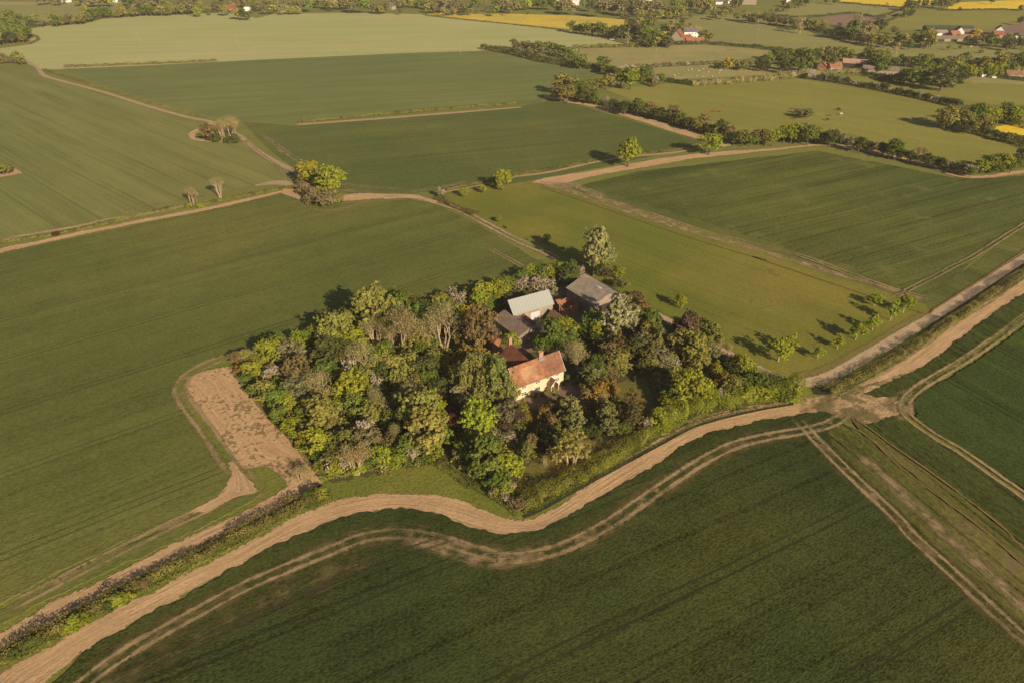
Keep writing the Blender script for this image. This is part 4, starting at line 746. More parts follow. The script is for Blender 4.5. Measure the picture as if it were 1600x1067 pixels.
T('in the far trees between the yellow fields',*T4,'''130 42 20 olive;160 15 26 green;200 12 24 green;240 8 20 dark;100 18 14 dark;30 70 12 olive;60 62 12 grey;100 55 12 olive;880 30 22 dark;905 35 24 green;940 35 22 brown;860 85 16 green;885 80 18 dark;915 75 14 olive;975 20 11 dark 1.8;993 25 11 dark 1.8;1035 20 18 green;1065 15 14 olive;1095 20 24 brown;1130 18 24 olive;1160 10 20 brown;1190 5 16 green;695 35 8 olive;745 30 8 bare;1200 57 8 dark;1585 50 13 dark;690 118 12 brown;730 105 14 olive;700 105 10 green;370 5 14 dark;420 5 16 green;1400 5 14 dark;1590 125 12 dark''')
V7=(1440,30,10)
T('among the village houses at the right',*V7,'''100 310 110 olive;30 260 80 green;170 340 70 olive;10 340 60 dark;860 220 55 yellow;810 245 36 yellow;790 230 40 dark;1110 310 90 green;1050 330 70 lime;1180 350 50 green;900 330 60 brown;960 310 50 brown;830 330 46 brown;740 320 40 grey;780 350 36 green;1370 380 90 grey;1310 360 50 olive;1480 370 60 dark;1300 300 36 dark;1350 280 34 green;1400 300 34 lime;1480 260 36 dark;1560 300 40 green;1590 380 60 green;430 440 30 olive;620 430 28 olive;1560 20 50 dark;940 490 40 brownshrub;310 300 22 dark''')
# ---- top middle
T3=(800,0,4)
T('in the long wood below the middle yellow field',*T3,'''382 168 24 green;405 180 20 dark;430 172 28 green;470 178 30 olive;505 178 30 green;540 180 34 green;570 190 30 green;610 195 30 grey;640 195 28 green;660 185 20 brown;690 205 34 dark;700 185 30 brown;740 180 44 mauve;775 175 34 mauve;800 195 38 dark;850 180 44 green;830 220 34 green;865 215 34 green;900 215 34 green;880 250 30 green;930 240 32 olive;960 255 24 green;800 265 20 buds;725 235 22 bare;850 260 26 green;905 265 24 olive;860 130 26 brown;880 150 24 brown;800 105 26 olive;980 265 24 grey''')
T('in the dark copse left of the curved far hedge',*T3,'''10 275 26 mauve;35 290 30 brown;65 290 28 mauve;95 290 30 brown;130 295 32 mauve;165 290 32 olive;200 295 34 green;230 300 32 olive;265 305 32 brown;300 310 34 green;335 320 32 green;370 325 30 green;240 335 26 brown;290 345 26 brown;340 350 26 olive;380 350 24 green;180 325 26 brown;110 320 26 brown''')
T('beside the curved far hedge',*T3,'''428 380 40 green;570 390 38 green;585 425 30 green;610 440 26 dark;640 450 22 dark;560 410 24 green''')
T('in the far trees behind the sheep pasture',*T3,'''1350 390 28 yellow 1.2;1375 395 18 olive 1.2;1405 395 20 olive;1460 405 22 olive;1490 405 18 grey;1290 410 22 dark .6;1410 425 20 dark .5;1540 390 28 dark;1580 385 32 dark;1600 400 24 green;1560 410 24 dark''')
T('around the far farmhouse with a yellow tree',*T3,'''1000 170 32 bare;975 180 24 brown;945 180 26 dark;1015 190 22 brown;1065 132 18 grey;1060 165 24 grey;1085 175 20 olive;1115 158 12 brown;1155 193 28 yellow;1185 220 20 grey;1215 220 22 olive;1240 230 16 dark;1210 205 14 dark;1060 190 20 olive;990 262 22 grey;960 255 20 green;1070 268 10 green;1180 240 14 olive''')
T('in the topmost belt right of centre',*T3,'''1020 20 34 green;1060 30 20 olive;1105 22 30 dark;1150 30 24 brown;1175 28 24 copper;1200 35 26 olive;1235 35 40 olive;1200 66 13 white;1265 92 22 brown;1290 85 18 olive;1330 85 26 olive;1320 50 20 grey;1345 60 18 grey;1400 15 34 brown;1425 20 18 dark;1410 100 18 green;1450 102 24 olive;1480 105 20 brown;1505 110 24 dark;1540 105 26 olive;1535 132 13 white;1570 100 28 green;1590 115 26 dark;1375 70 12 olive''')
T('in the topmost wood above the yellow field',*T3,'''10 30 22 brown;35 40 18 olive;70 25 26 green;105 25 26 lime;150 20 26 green;195 18 30 green;245 20 30 green;300 45 30 grey;335 40 36 brown;375 50 28 brown;320 15 26 brown;440 25 20 green;490 30 30 dark;545 45 44 brown;595 25 28 brown;625 40 32 brown;660 20 28 mauve;700 40 42 brown;740 25 26 brown;785 45 44 brown;745 60 24 brown;830 35 32 green;870 50 38 brown;900 30 24 brown;940 60 34 brown;980 70 30 brown;1010 78 26 brown;1040 75 30 olive;1080 75 26 olive;800 95 26 olive;720 100 14 grey;690 105 12 green;920 90 24 olive;25 15 20 grey;270 70 10 bare;100 83 7 dark;1120 95 16 olive;1060 95 18 brown;980 95 18 olive''')
T2=(400,0,4)
T('in the topmost belt above the pale field',*T2,'''15 40 26 brown;50 60 20 brown;60 30 28 mauve;105 55 26 lime;80 20 26 brown;140 35 28 brown;155 68 16 blossom;185 60 20 olive;200 30 28 brown;225 65 18 lime;250 60 20 olive;275 68 12 white;245 25 24 brown;320 30 34 green;360 20 18 olive;395 18 26 brown;435 22 26 brown;475 20 34 bare;500 22 26 brown;535 18 34 brown;565 22 26 brown;610 28 38 brown 1.1;585 10 26 brown;670 28 40 green 1.05;720 35 14 mauve;745 50 28 brown;775 60 20 olive;800 50 28 mauve;825 35 20 brown;885 18 28 brown;860 15 20 grey;915 20 26 grey;935 12 20 dark;980 20 18 olive;1025 18 26 green;1000 30 14 grey;895 74 13 dark;1065 82 9 dark;1080 25 28 brown;1075 50 20 olive;1120 22 30 brown;1115 50 26 brown;1160 30 34 brown;1200 35 36 brown;1240 45 34 brown;1285 40 32 brown;1260 20 26 brown;1170 72 18 bare;1200 75 16 brown;1235 70 18 brown;1300 68 20 dark;1340 68 18 olive;1370 18 22 green;1345 35 10 olive;1430 20 14 olive;1400 30 12 grey;1440 50 14 brown;1385 70 12 grey;1500 18 20 green;1525 15 26 brown;1560 30 38 brown;1590 50 26 brown;1500 66 24 green;1470 60 14 brown;1565 80 12 dark;1540 60 14 brown''')
T1=(0,0,4)
T('in the wood at the far left edge',*T1,'''15 110 34 olive;55 100 34 green;30 150 38 green;75 145 36 olive;115 160 36 green;140 185 34 olive;60 195 36 green;100 210 34 green;150 205 30 green;20 210 38 green;130 225 28 olive;-30 160 44 green;-40 220 44 olive;10 240 28 dark;70 235 26 dark;170 200 20 green''')
T('in the hedgerow along the left top field',*T1,'''115 115 24 green;170 125 26 green;225 112 26 olive;205 140 14 dark;145 145 14 dark;270 145 16 grey;320 110 24 olive;345 132 24 green;385 130 20 green;375 140 14 green;432 122 26 brown;490 115 24 olive;500 130 14 dark;530 75 32 olive;555 75 26 olive;550 108 20 green;605 70 28 green;585 90 18 dark;640 75 26 green;670 75 28 green;655 92 16 dark;735 85 18 olive;770 72 26 olive;830 72 22 olive;865 68 20 grey;850 78 16 grey;905 60 24 green;870 35 28 brown;935 62 24 green;970 68 20 olive;1005 68 22 olive;1045 65 26 olive;1095 60 26 olive;1135 58 26 olive;1180 62 20 dark;1225 45 34 olive;1225 70 24 lime;1290 58 14 olive;1305 75 14 green;1350 30 24 brown;1395 62 28 olive;1420 75 12 green;1485 85 24 olive;1520 88 30 dark;1545 95 20 green;1590 35 26 green;1575 55 16 dark''')
T('in the topmost wood at the left',*T1,'''240 -2 26 brown;290 -2 20 brown;350 -2 26 brown;390 0 16 green;480 8 20 olive;515 0 26 brown;550 5 28 brown;590 5 28 brown;625 3 28 brown;660 8 20 olive;690 5 24 olive;765 8 20 dark;795 12 30 dark;750 25 14 olive;860 10 24 brown;890 12 30 brown;930 15 30 brown;970 15 30 brown;1005 12 26 brown;915 38 18 olive;1050 35 18 olive;1140 12 28 brown;1110 30 16 grey;1220 15 28 green;1240 28 20 olive;1375 5 16 dark;1450 10 24 brown;1500 10 24 brown;1540 15 22 brown;1180 25 14 brown''')
T('at the far left track corner',*T1,'''105 355 26 olive;125 370 24 olive;85 350 16 lime;60 375 14 grey;20 380 20 olive .6;20 350 14 grey;-20 370 24 olive .6;85 385 14 grey .6''')

# ================= hedges and grassy banks
hedge([(1292,616),(1335,595),(1380,570),(1425,545),(1464,519),(1505,492),(1549,463),(1605,425),(1704,362)],2.4,2.5,'long low clipped brown green hedge beside the gravel drive',HO,0.26,150,seed=3)
hedge([(1304,620),(1354,593),(1424,552),(1484,511),(1564,459),(1624,418)],1.6,0.35,'rough pale grass verge between hedge and bare soil',(.16,.145,.06),0.22,60,name='grass_verge',seed=12)
hedge([(0,1032),(30,1013),(60,1000),(110,972),(150,950),(186,932),(241,904),(310,870),(378,836),(430,809),(470,788),(500,772)],3.2,1.9,'roadside hedge of mixed green scrub at lower left',HO,0.26,170,seed=4)
hedge([(-20,1040),(62,1010),(137,964),(248,910),(323,873),(406,830),(447,808),(520,775)],1.8,0.6,'strip of rank bright grass below the roadside hedge',(.13,.135,.03),0.22,80,name='grass_verge',seed=14)
T('in the roadside hedge at lower left',0,700,2.908,'''330 790 50 limeshrub .9;370 770 38 limeshrub .9;300 815 34 limeshrub .8;530 690 44 limeshrub .9;570 670 34 limeshrub .9;150 875 40 shrub;110 900 36 shrub;60 935 36 shrub .9;480 715 30 shrub;650 620 30 brownshrub;1400 215 34 shrub;1450 200 34 limeshrub;20 965 30 blossom .6''')
hedge([(815,797),(845,778),(900,748),(955,720),(1000,692),(1025,676)],3.4,2.9,'tall clipped green hedge along the front lawn',HG,0.26,260,seed=5)
hedge([(1025,674),(1060,652),(1110,636),(1160,626),(1210,618),(1248,610)],5.0,3.8,'thick lime green hedge round the lane bend',(.125,.14,.020),0.28,420,seed=6)
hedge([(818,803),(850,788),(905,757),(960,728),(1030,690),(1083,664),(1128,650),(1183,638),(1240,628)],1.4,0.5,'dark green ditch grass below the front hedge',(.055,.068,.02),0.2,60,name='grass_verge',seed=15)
hedge([(683,312),(700,320),(722,330),(746,338)],2.6,2.0,'short brown hedge at the head of the meadow',HB,0.3,160,seed=7)
hedge([(-40,385),(0,379),(60,370),(120,360),(190,344),(250,330),(300,322),(360,311),(420,299),(462,292)],3.4,0.8,'left grassy bank of yellow green weeds between two bare margins',(.115,.110,.030),0.4,45,name='grassy_bank',seed=8,colvar=.5)
hedge([(690,298),(760,284),(830,270),(900,258),(960,246),(1010,240),(1070,233),(1110,228)],3.0,0.9,'long grassy bank dividing the middle and right fields',(.115,.105,.035),0.4,45,name='grassy_bank',seed=9,colvar=.5)
hedge([(467,191),(520,187),(580,181),(650,175),(720,170),(810,163)],3.0,1.4,'low yellow green hedge crossing the middle fields',(.125,.115,.030),0.5,40,seed=10,colvar=.5)
hedge([(100,106),(150,104),(200,102),(300,98),(340,96)],2.2,1.2,'thin dark hedge below the pale field at left',HB,0.6,16,seed=11)
hedge([(68,110),(90,117),(115,124),(140,132)],2.2,1.2,'low dark hedge beside the far left track',HO,0.5,20,seed=16)
hedge([(140,132),(200,150),(260,168),(325,186)],2.0,0.5,'strip of yellow grass beside the long twin track',(.17,.15,.05),0.4,18,name='grass_verge',seed=17)
hedge([(752,77),(770,80),(800,86),(840,96),(870,101),(900,106),(935,110)],3.2,2.6,'thick dark curved hedge below the copse',(.075,.085,.025),0.6,60,seed=18)
hedge([(935,112),(955,114),(970,118)],3.0,2.4,'short dark hedge beyond the lone far trees',HD,0.6,50,seed=19)
hedge([(1042,128),(1060,131),(1080,134)],2.6,2.2,'dark hedge stub at the sheep pasture corner',HD,0.6,50,seed=20)
hedge([(1080,134),(1130,132),(1200,126),(1260,119),(1300,116),(1350,114)],3.6,2.4,'tall cream flowering hedge below the sheep pasture',(.20,.18,.075),0.6,60,blossom=0.2,seed=21)
hedge([(1252,122),(1290,127),(1340,135),(1400,147),(1450,158),(1500,170)],3.6,2.6,'long dark hawthorn hedge flecked with blossom',(.045,.055,.02),0.6,80,blossom=0.28,seed=22)
hedge([(965,108),(1020,106),(1070,103),(1110,101),(1150,99)],2.6,1.8,'pale flowering hedge above the sheep pasture',(.12,.11,.05),0.6,35,blossom=0.2,seed=23)
hedge([(895,76),(940,75),(1000,73),(1050,70)],3.0,1.8,'green hedge below the long far wood',HO,0.7,24,seed=24)
hedge([(1050,70),(1100,70),(1150,73),(1200,78),(1260,84)],3.0,1.8,'dark hedge right of the far farmhouse',(.06,.065,.025),0.7,26,seed=25)
hedge([(1000,129),(1020,127),(1040,127)],2.4,2.0,'short green hedge by the white thorn',HG,0.6,30,seed=26)
hedge([(1500,175),(1530,180),(1580,195),(1620,205)],3.0,2.4,'green hedge at the right pasture corner',HG,0.6,40,seed=27)
hedge([(47,70),(60,62),(47,57),(0,71)],2.0,1.0,'low dark rim of scrub round the left wood',HB,0.6,20,seed=28)
hedge([(40,45),(75,40),(130,36),(160,29),(230,24),(300,21),(368,19)],2.4,1.6,'dark hedge line along the top of the pale field',(.06,.06,.025),0.7,20,seed=29)
hedge([(665,25),(730,32),(800,39),(890,49)],1.6,0.8,'thin brown hedge between pale and yellow fields',HB,0.7,12,seed=30)
hedge([(1205,25),(1260,28),(1330,22),(1372,27),(1412,15)],2.4,1.4,'dark hedge line below the top yellow field',(.06,.065,.03),0.7,20,seed=31)
hedge([(1310,5),(1345,8),(1410,13),(1440,10)],2.2,1.2,'hedge line at the foot of the bright yellow field',(.07,.07,.03),0.7,18,seed=32)
hedge([(1465,17),(1500,17),(1560,16),(1600,17)],2.2,1.2,'hedge line below the right yellow field',(.06,.06,.025),0.7,18,seed=33)
hedge([(1200,39),(1240,45),(1290,52),(1330,62),(1380,70),(1430,76)],2.4,1.4,'thin hedge line crossing the valley pasture',(.07,.07,.03),0.7,18,seed=34)
hedge([(1350,45),(1390,33),(1420,22)],2.2,1.4,'hedge climbing to the yellow field',(.07,.075,.03),0.7,18,seed=35)
hedge([(1555,122),(1580,125),(1620,129)],2.6,2.2,'clipped dark hedge before the brown roofed cottage',(.06,.07,.025),0.6,50,seed=36)
hedge([(1350,119),(1400,128),(1415,131)],3.0,2.4,'dark hedge along the barn side pasture',HD,0.6,50,seed=37)
hedge([(866,150),(905,157),(960,170),(1010,183),(1060,197),(1100,209),(1145,223)],4.0,3.0,'dark bramble hedge beneath the trees right of the middle field',HD,0.5,60,seed=40)
hedge([(1145,224),(1200,221),(1280,221),(1320,224),(1400,241),(1440,253),(1490,267),(1520,271),(1600,260),(1680,250)],3.6,2.4,'mixed dark hedge beneath the flowering hedgerow trees',HD,0.5,60,blossom=0.06,seed=41)
hedge([(1480,193),(1530,207),(1560,219),(1620,236)],4.0,3.0,'dark hedge at the foot of the trees right of the cattle',HD,0.5,60,seed=42)
hedge([(880,128),(930,131),(965,128),(1000,127)],3.0,2.2,'green hedge joining the far end of the middle field',HG,0.6,40,seed=43)
hedge([(1270,47),(1300,58),(1340,62),(1400,68),(1450,74)],5.0,3.5,'dark scrub hedge beneath the valley tree belt',HD,0.6,40,seed=44)
hedge([(500,748),(545,738),(600,724),(655,722),(690,728),(725,752),(770,776),(812,802)],2.6,0.9,'rank grass and nettles along the front foot of the wood',(.10,.11,.024),0.26,110,name='grass_verge',seed=45)
hedge([(368,570),(400,623),(434,664),(465,700),(502,745)],1.4,0.5,'fringe of grass at the foot of the wood',(.10,.10,.03),0.22,50,name='grass_verge',seed=38)

# the far-off belts at the very top read as one mass each
M_leafb=NT('belt_leaves'); _t=M_leafb
_v=_t.t.nodes.new('ShaderNodeAttribute'); _v.attribute_name='v'; _b=_t.t.nodes.new('ShaderNodeAttribute'); _b.attribute_name='b'; _c=_t.t.nodes.new('ShaderNodeAttribute'); _c.attribute_name='tint'
_cc=_t.mix(_b.outputs['Fac'],_t.mul(_c.outputs['Color'],_t.smooth(_v.outputs['Fac'],0,1,.45,1.6)),(0.5,.43,.33)); M_belt=_t.out(_cc,0.9,spec=0.0)
for place,L in BELT.items():
    Vs,Fs,vv,bb,tt,off=[],[],[],[],[],0
    for (x,y,rz,sx,sz,cw,col,j) in L:
        n=len(cw.vertices); V=np.empty(n*3,np.float32); cw.vertices.foreach_get('co',V); V=V.reshape(-1,3)
        v=np.empty(n,np.float32); cw.attributes['v'].data.foreach_get('value',v); b=np.empty(n,np.float32); cw.attributes['b'].data.foreach_get('value',b)
        c,s_=math.cos(rz),math.sin(rz); X=(V[:,0]*c-V[:,1]*s_)*sx+x; Y=(V[:,0]*s_+V[:,1]*c)*sx+y
        Vs.append(np.stack([X,Y,V[:,2]*sz],1)); Fs.append(np.arange(n).reshape(-1,4)+off); off+=n; vv.append(v); bb.append(b)
        tt.append(np.tile(np.array([col[0]*LG*j,col[1]*LG*j,col[2]*LG*j,1],np.float32),(n,1)))
    me=mesh_np('distant_woodland',np.concatenate(Vs),np.concatenate(Fs),{'v':np.concatenate(vv),'b':np.concatenate(bb)})
    a=me.attributes.new('tint','FLOAT_COLOR','POINT'); a.data.foreach_set('color',np.concatenate(tt).ravel()); me.materials.append(M_belt)
    tag(link(bpy.data.objects.new('distant_woodland',me)),'mixed brown and green trees massed '+place,'woodland',None,'stuff')

def undergrowth(poly,label,n,cols,hmax,seed,leaf=.34):
    r=np.random.default_rng(seed); pg=np.array([G(*p) for p in poly]); lo,hi=pg.min(0),pg.max(0)
    Pn=r.uniform(lo,hi,(n*2,2)); ins=np.zeros(len(Pn),bool)
    for i in range(len(pg)):
        (x1,y1),(x2,y2)=pg[i],pg[(i+1)%len(pg)]
        c=((y1>Pn[:,1])!=(y2>Pn[:,1]))&(Pn[:,0]<(x2-x1)*(Pn[:,1]-y1)/(y2-y1+1e-9)+x1); ins^=c
    Pn=Pn[ins][:n]; m=len(Pn)
    h=0.5+0.5*np.sin(Pn[:,0]*.9+np.sin(Pn[:,1]*.7)*2)*np.cos(Pn[:,1]*.8+Pn[:,0]*.31); z=r.uniform(.1,1,m)**.7*(0.25+h*hmax)
    C=np.column_stack([Pn,z]); N=r.normal(size=(m,3)); N[:,2]=np.abs(N[:,2])+.6
    V,F=leaf_quads(C,N,leaf*r.uniform(.6,1.5,m),r); sel=((np.sin(Pn[:,0]*.23+1)+np.cos(Pn[:,1]*.19+Pn[:,0]*.11))*1.2+len(cols)/2).astype(int)%len(cols)
    T_=np.array(cols)[sel]*LG; T_=np.column_stack([T_,np.ones(m)])
    me=mesh_np('undergrowth',V,F,{'v':np.repeat(r.uniform(.1,.9,m),4),'b':np.zeros(4*m)})
    a=me.attributes.new('tint','FLOAT_COLOR','POINT'); a.data.foreach_set('color',np.repeat(T_,4,axis=0).astype(np.float32).ravel()); me.materials.append(M_belt)
    tag(link(bpy.data.objects.new('undergrowth',me)),label,'undergrowth',None,'stuff')
UC=[(.10,.105,.022),(.14,.13,.03),(.12,.10,.045),(.07,.08,.02)]
undergrowth([(370,560),(430,538),(520,510),(600,476),(680,470),(740,450),(770,480),(750,530),(740,560),(700,600),(700,660),(690,700),(650,715),(600,722),(520,745),(430,655)],'mixed green scrub filling the floor of the farm wood',60000,UC,3.2,71)
undergrowth([(700,660),(760,640),(800,640),(830,660),(800,720),(790,760),(810,790),(760,765),(705,725)],'scrub under the trees of the front garden corner',12000,UC,1.8,72)
undergrowth([(1000,500),(1050,530),(1200,590),(1245,600),(1180,620),(1080,640),(1030,640),(1000,560)],'scrub under the trees east of the pond',22000,UC,2.0,73)
# ================================================================ BUILDINGS
M_render=plain('cream_render',(0.67,0.56,0.375),0.85,0.06,0.8); M_tile1=roof_mat('orange_tiles',(0.26,0.115,0.062),(0.33,0.155,0.083),0.33,patchcol=None)
M_tile2=roof_mat('brown_red_tiles',(0.205,0.098,0.062),(0.27,0.135,0.082),0.33); M_tilep=roof_mat('lichened_tiles',(0.30,0.16,0.085),(0.36,0.21,0.12),0.33)
M_tile3=roof_mat('dark_red_tiles',(0.22,0.085,0.052),(0.29,0.115,0.065),0.33); M_tile4=roof_mat('mossy_brown_tiles',(0.22,0.13,0.07),(0.30,0.17,0.08),0.33)
M_green=ribbed_mat('pale_green_sheeting',(0.33,0.34,0.32),1.0,0,0.7,0.02,0.03,(0.31,0.32,0.29))
M_asb=ribbed_mat('weathered_grey_sheeting',(0.31,0.25,0.19),0.9,0,0.9,0.2,0.3,(0.17,0.13,0.10)); M_asb2=ribbed_mat('brown_grey_sheeting',(0.22,0.165,0.125),0.9,0,0.9,0.2,0.3,(0.14,0.10,0.07))
M_board=ribbed_mat('grey_boarding',(0.33,0.27,0.20),0.6,0,0.85,0.2,0.3,(0.20,0.15,0.10)); M_blk=plain('concrete_wall',(0.32,0.28,0.24),0.9,0.2,0.7)
M_brick=plain('red_brick',(0.31,0.14,0.08),0.9,0.25,2.5,0.3); M_brickd=plain('chimney_brick',(0.42,0.24,0.15),0.9,0.25,3,0.3)
M_white=plain('white_paint',(0.78,0.76,0.72),0.6,0.05); M_glass=plain('window_glass',(0.03,0.035,0.045),0.15,0.1,spec=0.6); M_darkwood=plain('dark_timber',(0.05,0.04,0.035),0.8,0.3)
M_door=plain('galvanised_door',(0.55,0.55,0.56),0.5,0.08); M_lead=plain('lead_flashing',(0.25,0.26,0.28),0.6,0.1); M_wood_=plain('weathered_wood',(0.33,0.27,0.2),0.85,0.2,2)
M_slate=roof_mat('grey_slate',(0.13,0.11,0.12),(0.17,0.14,0.15),0.4); M_pinkroof=ribbed_mat('faded_red_sheeting',(0.42,0.26,0.19),0.9,0,0.9,0.15,0.2,(0.3,0.18,0.12))
def walls(o,L,W,he,hr,mat,name='wall'):
    m=MB(); l,w_=L/2,W/2
    vs=[(-l,-w_,0),(l,-w_,0),(l,w_,0),(-l,w_,0),(-l,-w_,he),(l,-w_,he),(l,w_,he),(-l,w_,he),(-l,0,hr),(l,0,hr)]
    m.add(vs,[(0,1,5,4),(2,3,7,6),(1,2,6,9,5),(3,0,4,8,7),(4,5,9,8),(6,7,8,9)]); return m.build(name,mat,o)
def roof(o,L,W,he,hr,mat,over=0.35,th=0.14,x0=None,x1=None,name='roof',lift=0.03):
    """two pitched slabs with overhang and a ridge cap"""
    l0=-L/2-over if x0 is None else x0; l1=L/2+over if x1 is None else x1; w_=W/2; sl=(hr-he)/w_; e=w_+over; ze=he-over*sl
    m=MB()
    for s in (-1,1):
        a=[(l0,s*e,ze+lift),(l1,s*e,ze+lift),(l1,0,hr+lift),(l0,0,hr+lift)]; b=[(x,y,z+th) for x,y,z in a]
        fs=[(0,1,2,3)[::-1],(4,5,6,7),(0,1,5,4),(3,0,4,7),(1,2,6,5)]
        if s>0: fs=[f[::-1] for f in fs]
        m.add(a+b,fs)
    return m.build(name,mat,o)
def box_part(name,mat,parent,*a):
    m=MB(); m.box(*a); return m.build(name,mat,parent)
def chimney(parent,x,y,z0,z1,w_=0.8,d=0.6,pots=1):
    m=MB(); m.box(x-w_/2,x+w_/2,y-d/2,y+d/2,z0,z1); m.box(x-w_/2-.07,x+w_/2+.07,y-d/2-.07,y+d/2+.07,z1,z1+.14); c=m.build('chimney',M_brickd,parent)
    for i in range(pots):
        q=MB(); px_=x+(i-(pots-1)/2)*0.4; q.tube([(px_,y,z1+.14),(px_,y,z1+.5)],[.14,.11],8); q.build('chimney_pot',M_brick,c)
    return c
def window(o,x,y,z,w_=1.2,h=1.0,side='f',lights=3):
    """casement on the front (-y), back (+y) or gable (left/right) wall plane"""
    f=MB();g=MB()
    def P3(a,b,t):   # a along wall, b up, t outwards
        if side=='f': return (x+a,y-t,z+b)
        if side=='b': return (x-a,y+t,z+b)
        if side=='r': return (x+t,y+a,z+b)
        return (x-t,y-a,z+b)
    def bx(m,a0,a1,b0,b1,t0,t1):
        vs=[P3(a,b,t) for t in (t0,t1) for b in (b0,b1) for a in (a0,a1)]
        m.add(vs,[(0,2,3,1),(4,5,7,6),(0,1,5,4),(2,6,7,3),(0,4,6,2),(1,3,7,5)])
    bx(g,-w_/2,w_/2,0,h,0.004,0.03)
    for a in [-w_/2+i*w_/lights for i in range(lights+1)]: bx(f,a-.05,a+.05,0,h,0.031,0.08)
    bx(f,-w_/2-.05,w_/2+.05,h,h+.09,0.004,0.085); bx(f,-w_/2-.09,w_/2+.09,-.09,0,0.004,0.12); bx(f,-w_/2,w_/2,h*.5-.02,h*.5+.02,0.031,0.06)
    wo=f.build('window',M_white,o); g.build('pane',M_glass,wo); return wo
# ---- farmhouse : main range
A0=0.55
o=empty('farmhouse',(5.59,142.88,0),A0); tag(o,'cream rendered farmhouse with orange tiled roof, rear wing and gabled porch','house')
L,W,HE,HR=14.5,6.0,4.4,8.2
walls(o,L,W,HE,HR,M_render)
rf=roof(o,L,W,HE,HR,M_tile1,0.35,x1=1.4,name='roof'); rf['label']='brighter orange left half of the roof'
rf2=roof(o,L,W,HE,HR,M_tile2,0.35,x0=1.4,name='roof'); rf2['label']='browner red right half of the roof'
# lichen patch follows the tiles: thin relaid square of older tiles
sl=(HR-HE)/(W/2); m=MB(); m.add([(x,-y,HR-y*sl+.03+.14+.012) for x,y in ((-4.6,.75),(-.3,.75),(-.1,1.6),(-.3,2.95),(-1.6,3.15),(-4.3,3.0),(-4.8,1.9))],[(0,1,2,3,4,5,6)][::-1]); pt=m.build('tile_patch',M_tilep,rf); pt['label']='paler patch of lichened tiles'
for i in (-1,1): 
    m=MB(); 
    for s in (-1,1):
        a=[(i*(L/2+.36),s*(W/2+.36),HE-.36*sl),(i*(L/2+.36),0,HR),(i*(L/2+.36),0,HR+.2),(i*(L/2+.36),s*(W/2+.36),HE-.36*sl+.2)]
        b=[(x+i*.06,y,z) for x,y,z in a]; m.add(a+b,[(0,1,2,3),(4,5,6,7),(0,1,5,4),(2,3,7,6),(0,3,7,4)])
    m.build('bargeboard',M_white,o)
chimney(rf2,1.9,0.0,HR-.6,HR+1.75,1.25,.75,0); box_part('flashing',M_lead,rf2,1.1,2.7,-.62,.55,HR-.75,HR+.12)
for x,z,ww in ((-4.9,.9,1.3),(-.8,.9,1.5),(5.1,1.5,1.3)): window(o,x,-W/2,z,ww,1.0)
for x,z,ww in ((-4.9,3.0,1.2),(-.7,3.1,1.4),(2.5,3.2,1.2),(5.2,3.2,1.0)): window(o,x,-W/2,z,ww,.85)
window(o,L/2,0,3.2,1.0,1.0,'r',2); window(o,-L/2,0,3.2,1.0,1.0,'l',2)
for x in (-3,2.5): window(o,x,W/2,1.0,1.2,1.0,'b')
# porch (gabled, white bargeboards)
pc=MB(); px0,pw,pl=3.3,2.3,2.0; y0=-W/2
for s in (-1,1):
    a=[(px0+s*(pw/2+.15),y0,2.05),(px0+s*(pw/2+.15),y0-pl,2.05),(px0,y0-pl,3.5),(px0,y0,3.5)]; b=[(x,y,z+.12) for x,y,z in a]
    f=[(0,1,2,3),(4,5,6,7)[::-1],(0,1,5,4),(1,2,6,5)]; pc.add(a+b,f if s<0 else [q[::-1] for q in f])
por=pc.build('porch',M_tile4,o)
q=MB(); q.box(px0-pw/2,px0-pw/2+.15,y0-pl+.1,y0-.005,0,2.1); q.box(px0+pw/2-.15,px0+pw/2,y0-pl+.1,y0-.005,0,2.1); q.build('porch_wall',M_render,por)
q=MB(); 
for s in (-1,1): q.add([(px0,y0-pl-.02,3.62),(px0,y0-pl-.02,3.38),(px0+s*(pw/2+.2),y0-pl-.02,1.85),(px0+s*(pw/2+.2),y0-pl-.02,2.1),(px0,y0-pl-.08,3.62),(px0,y0-pl-.08,3.38),(px0+s*(pw/2+.2),y0-pl-.08,1.85),(px0+s*(pw/2+.2),y0-pl-.08,2.1)],[(0,1,2,3),(7,6,5,4),(0,3,7,4),(1,2,6,5)])
q.build('bargeboard',M_white,por)
box_part('front_door',M_darkwood,o,px0-.5,px0+.5,y0-.06,y0-.004,0.05,2.0)
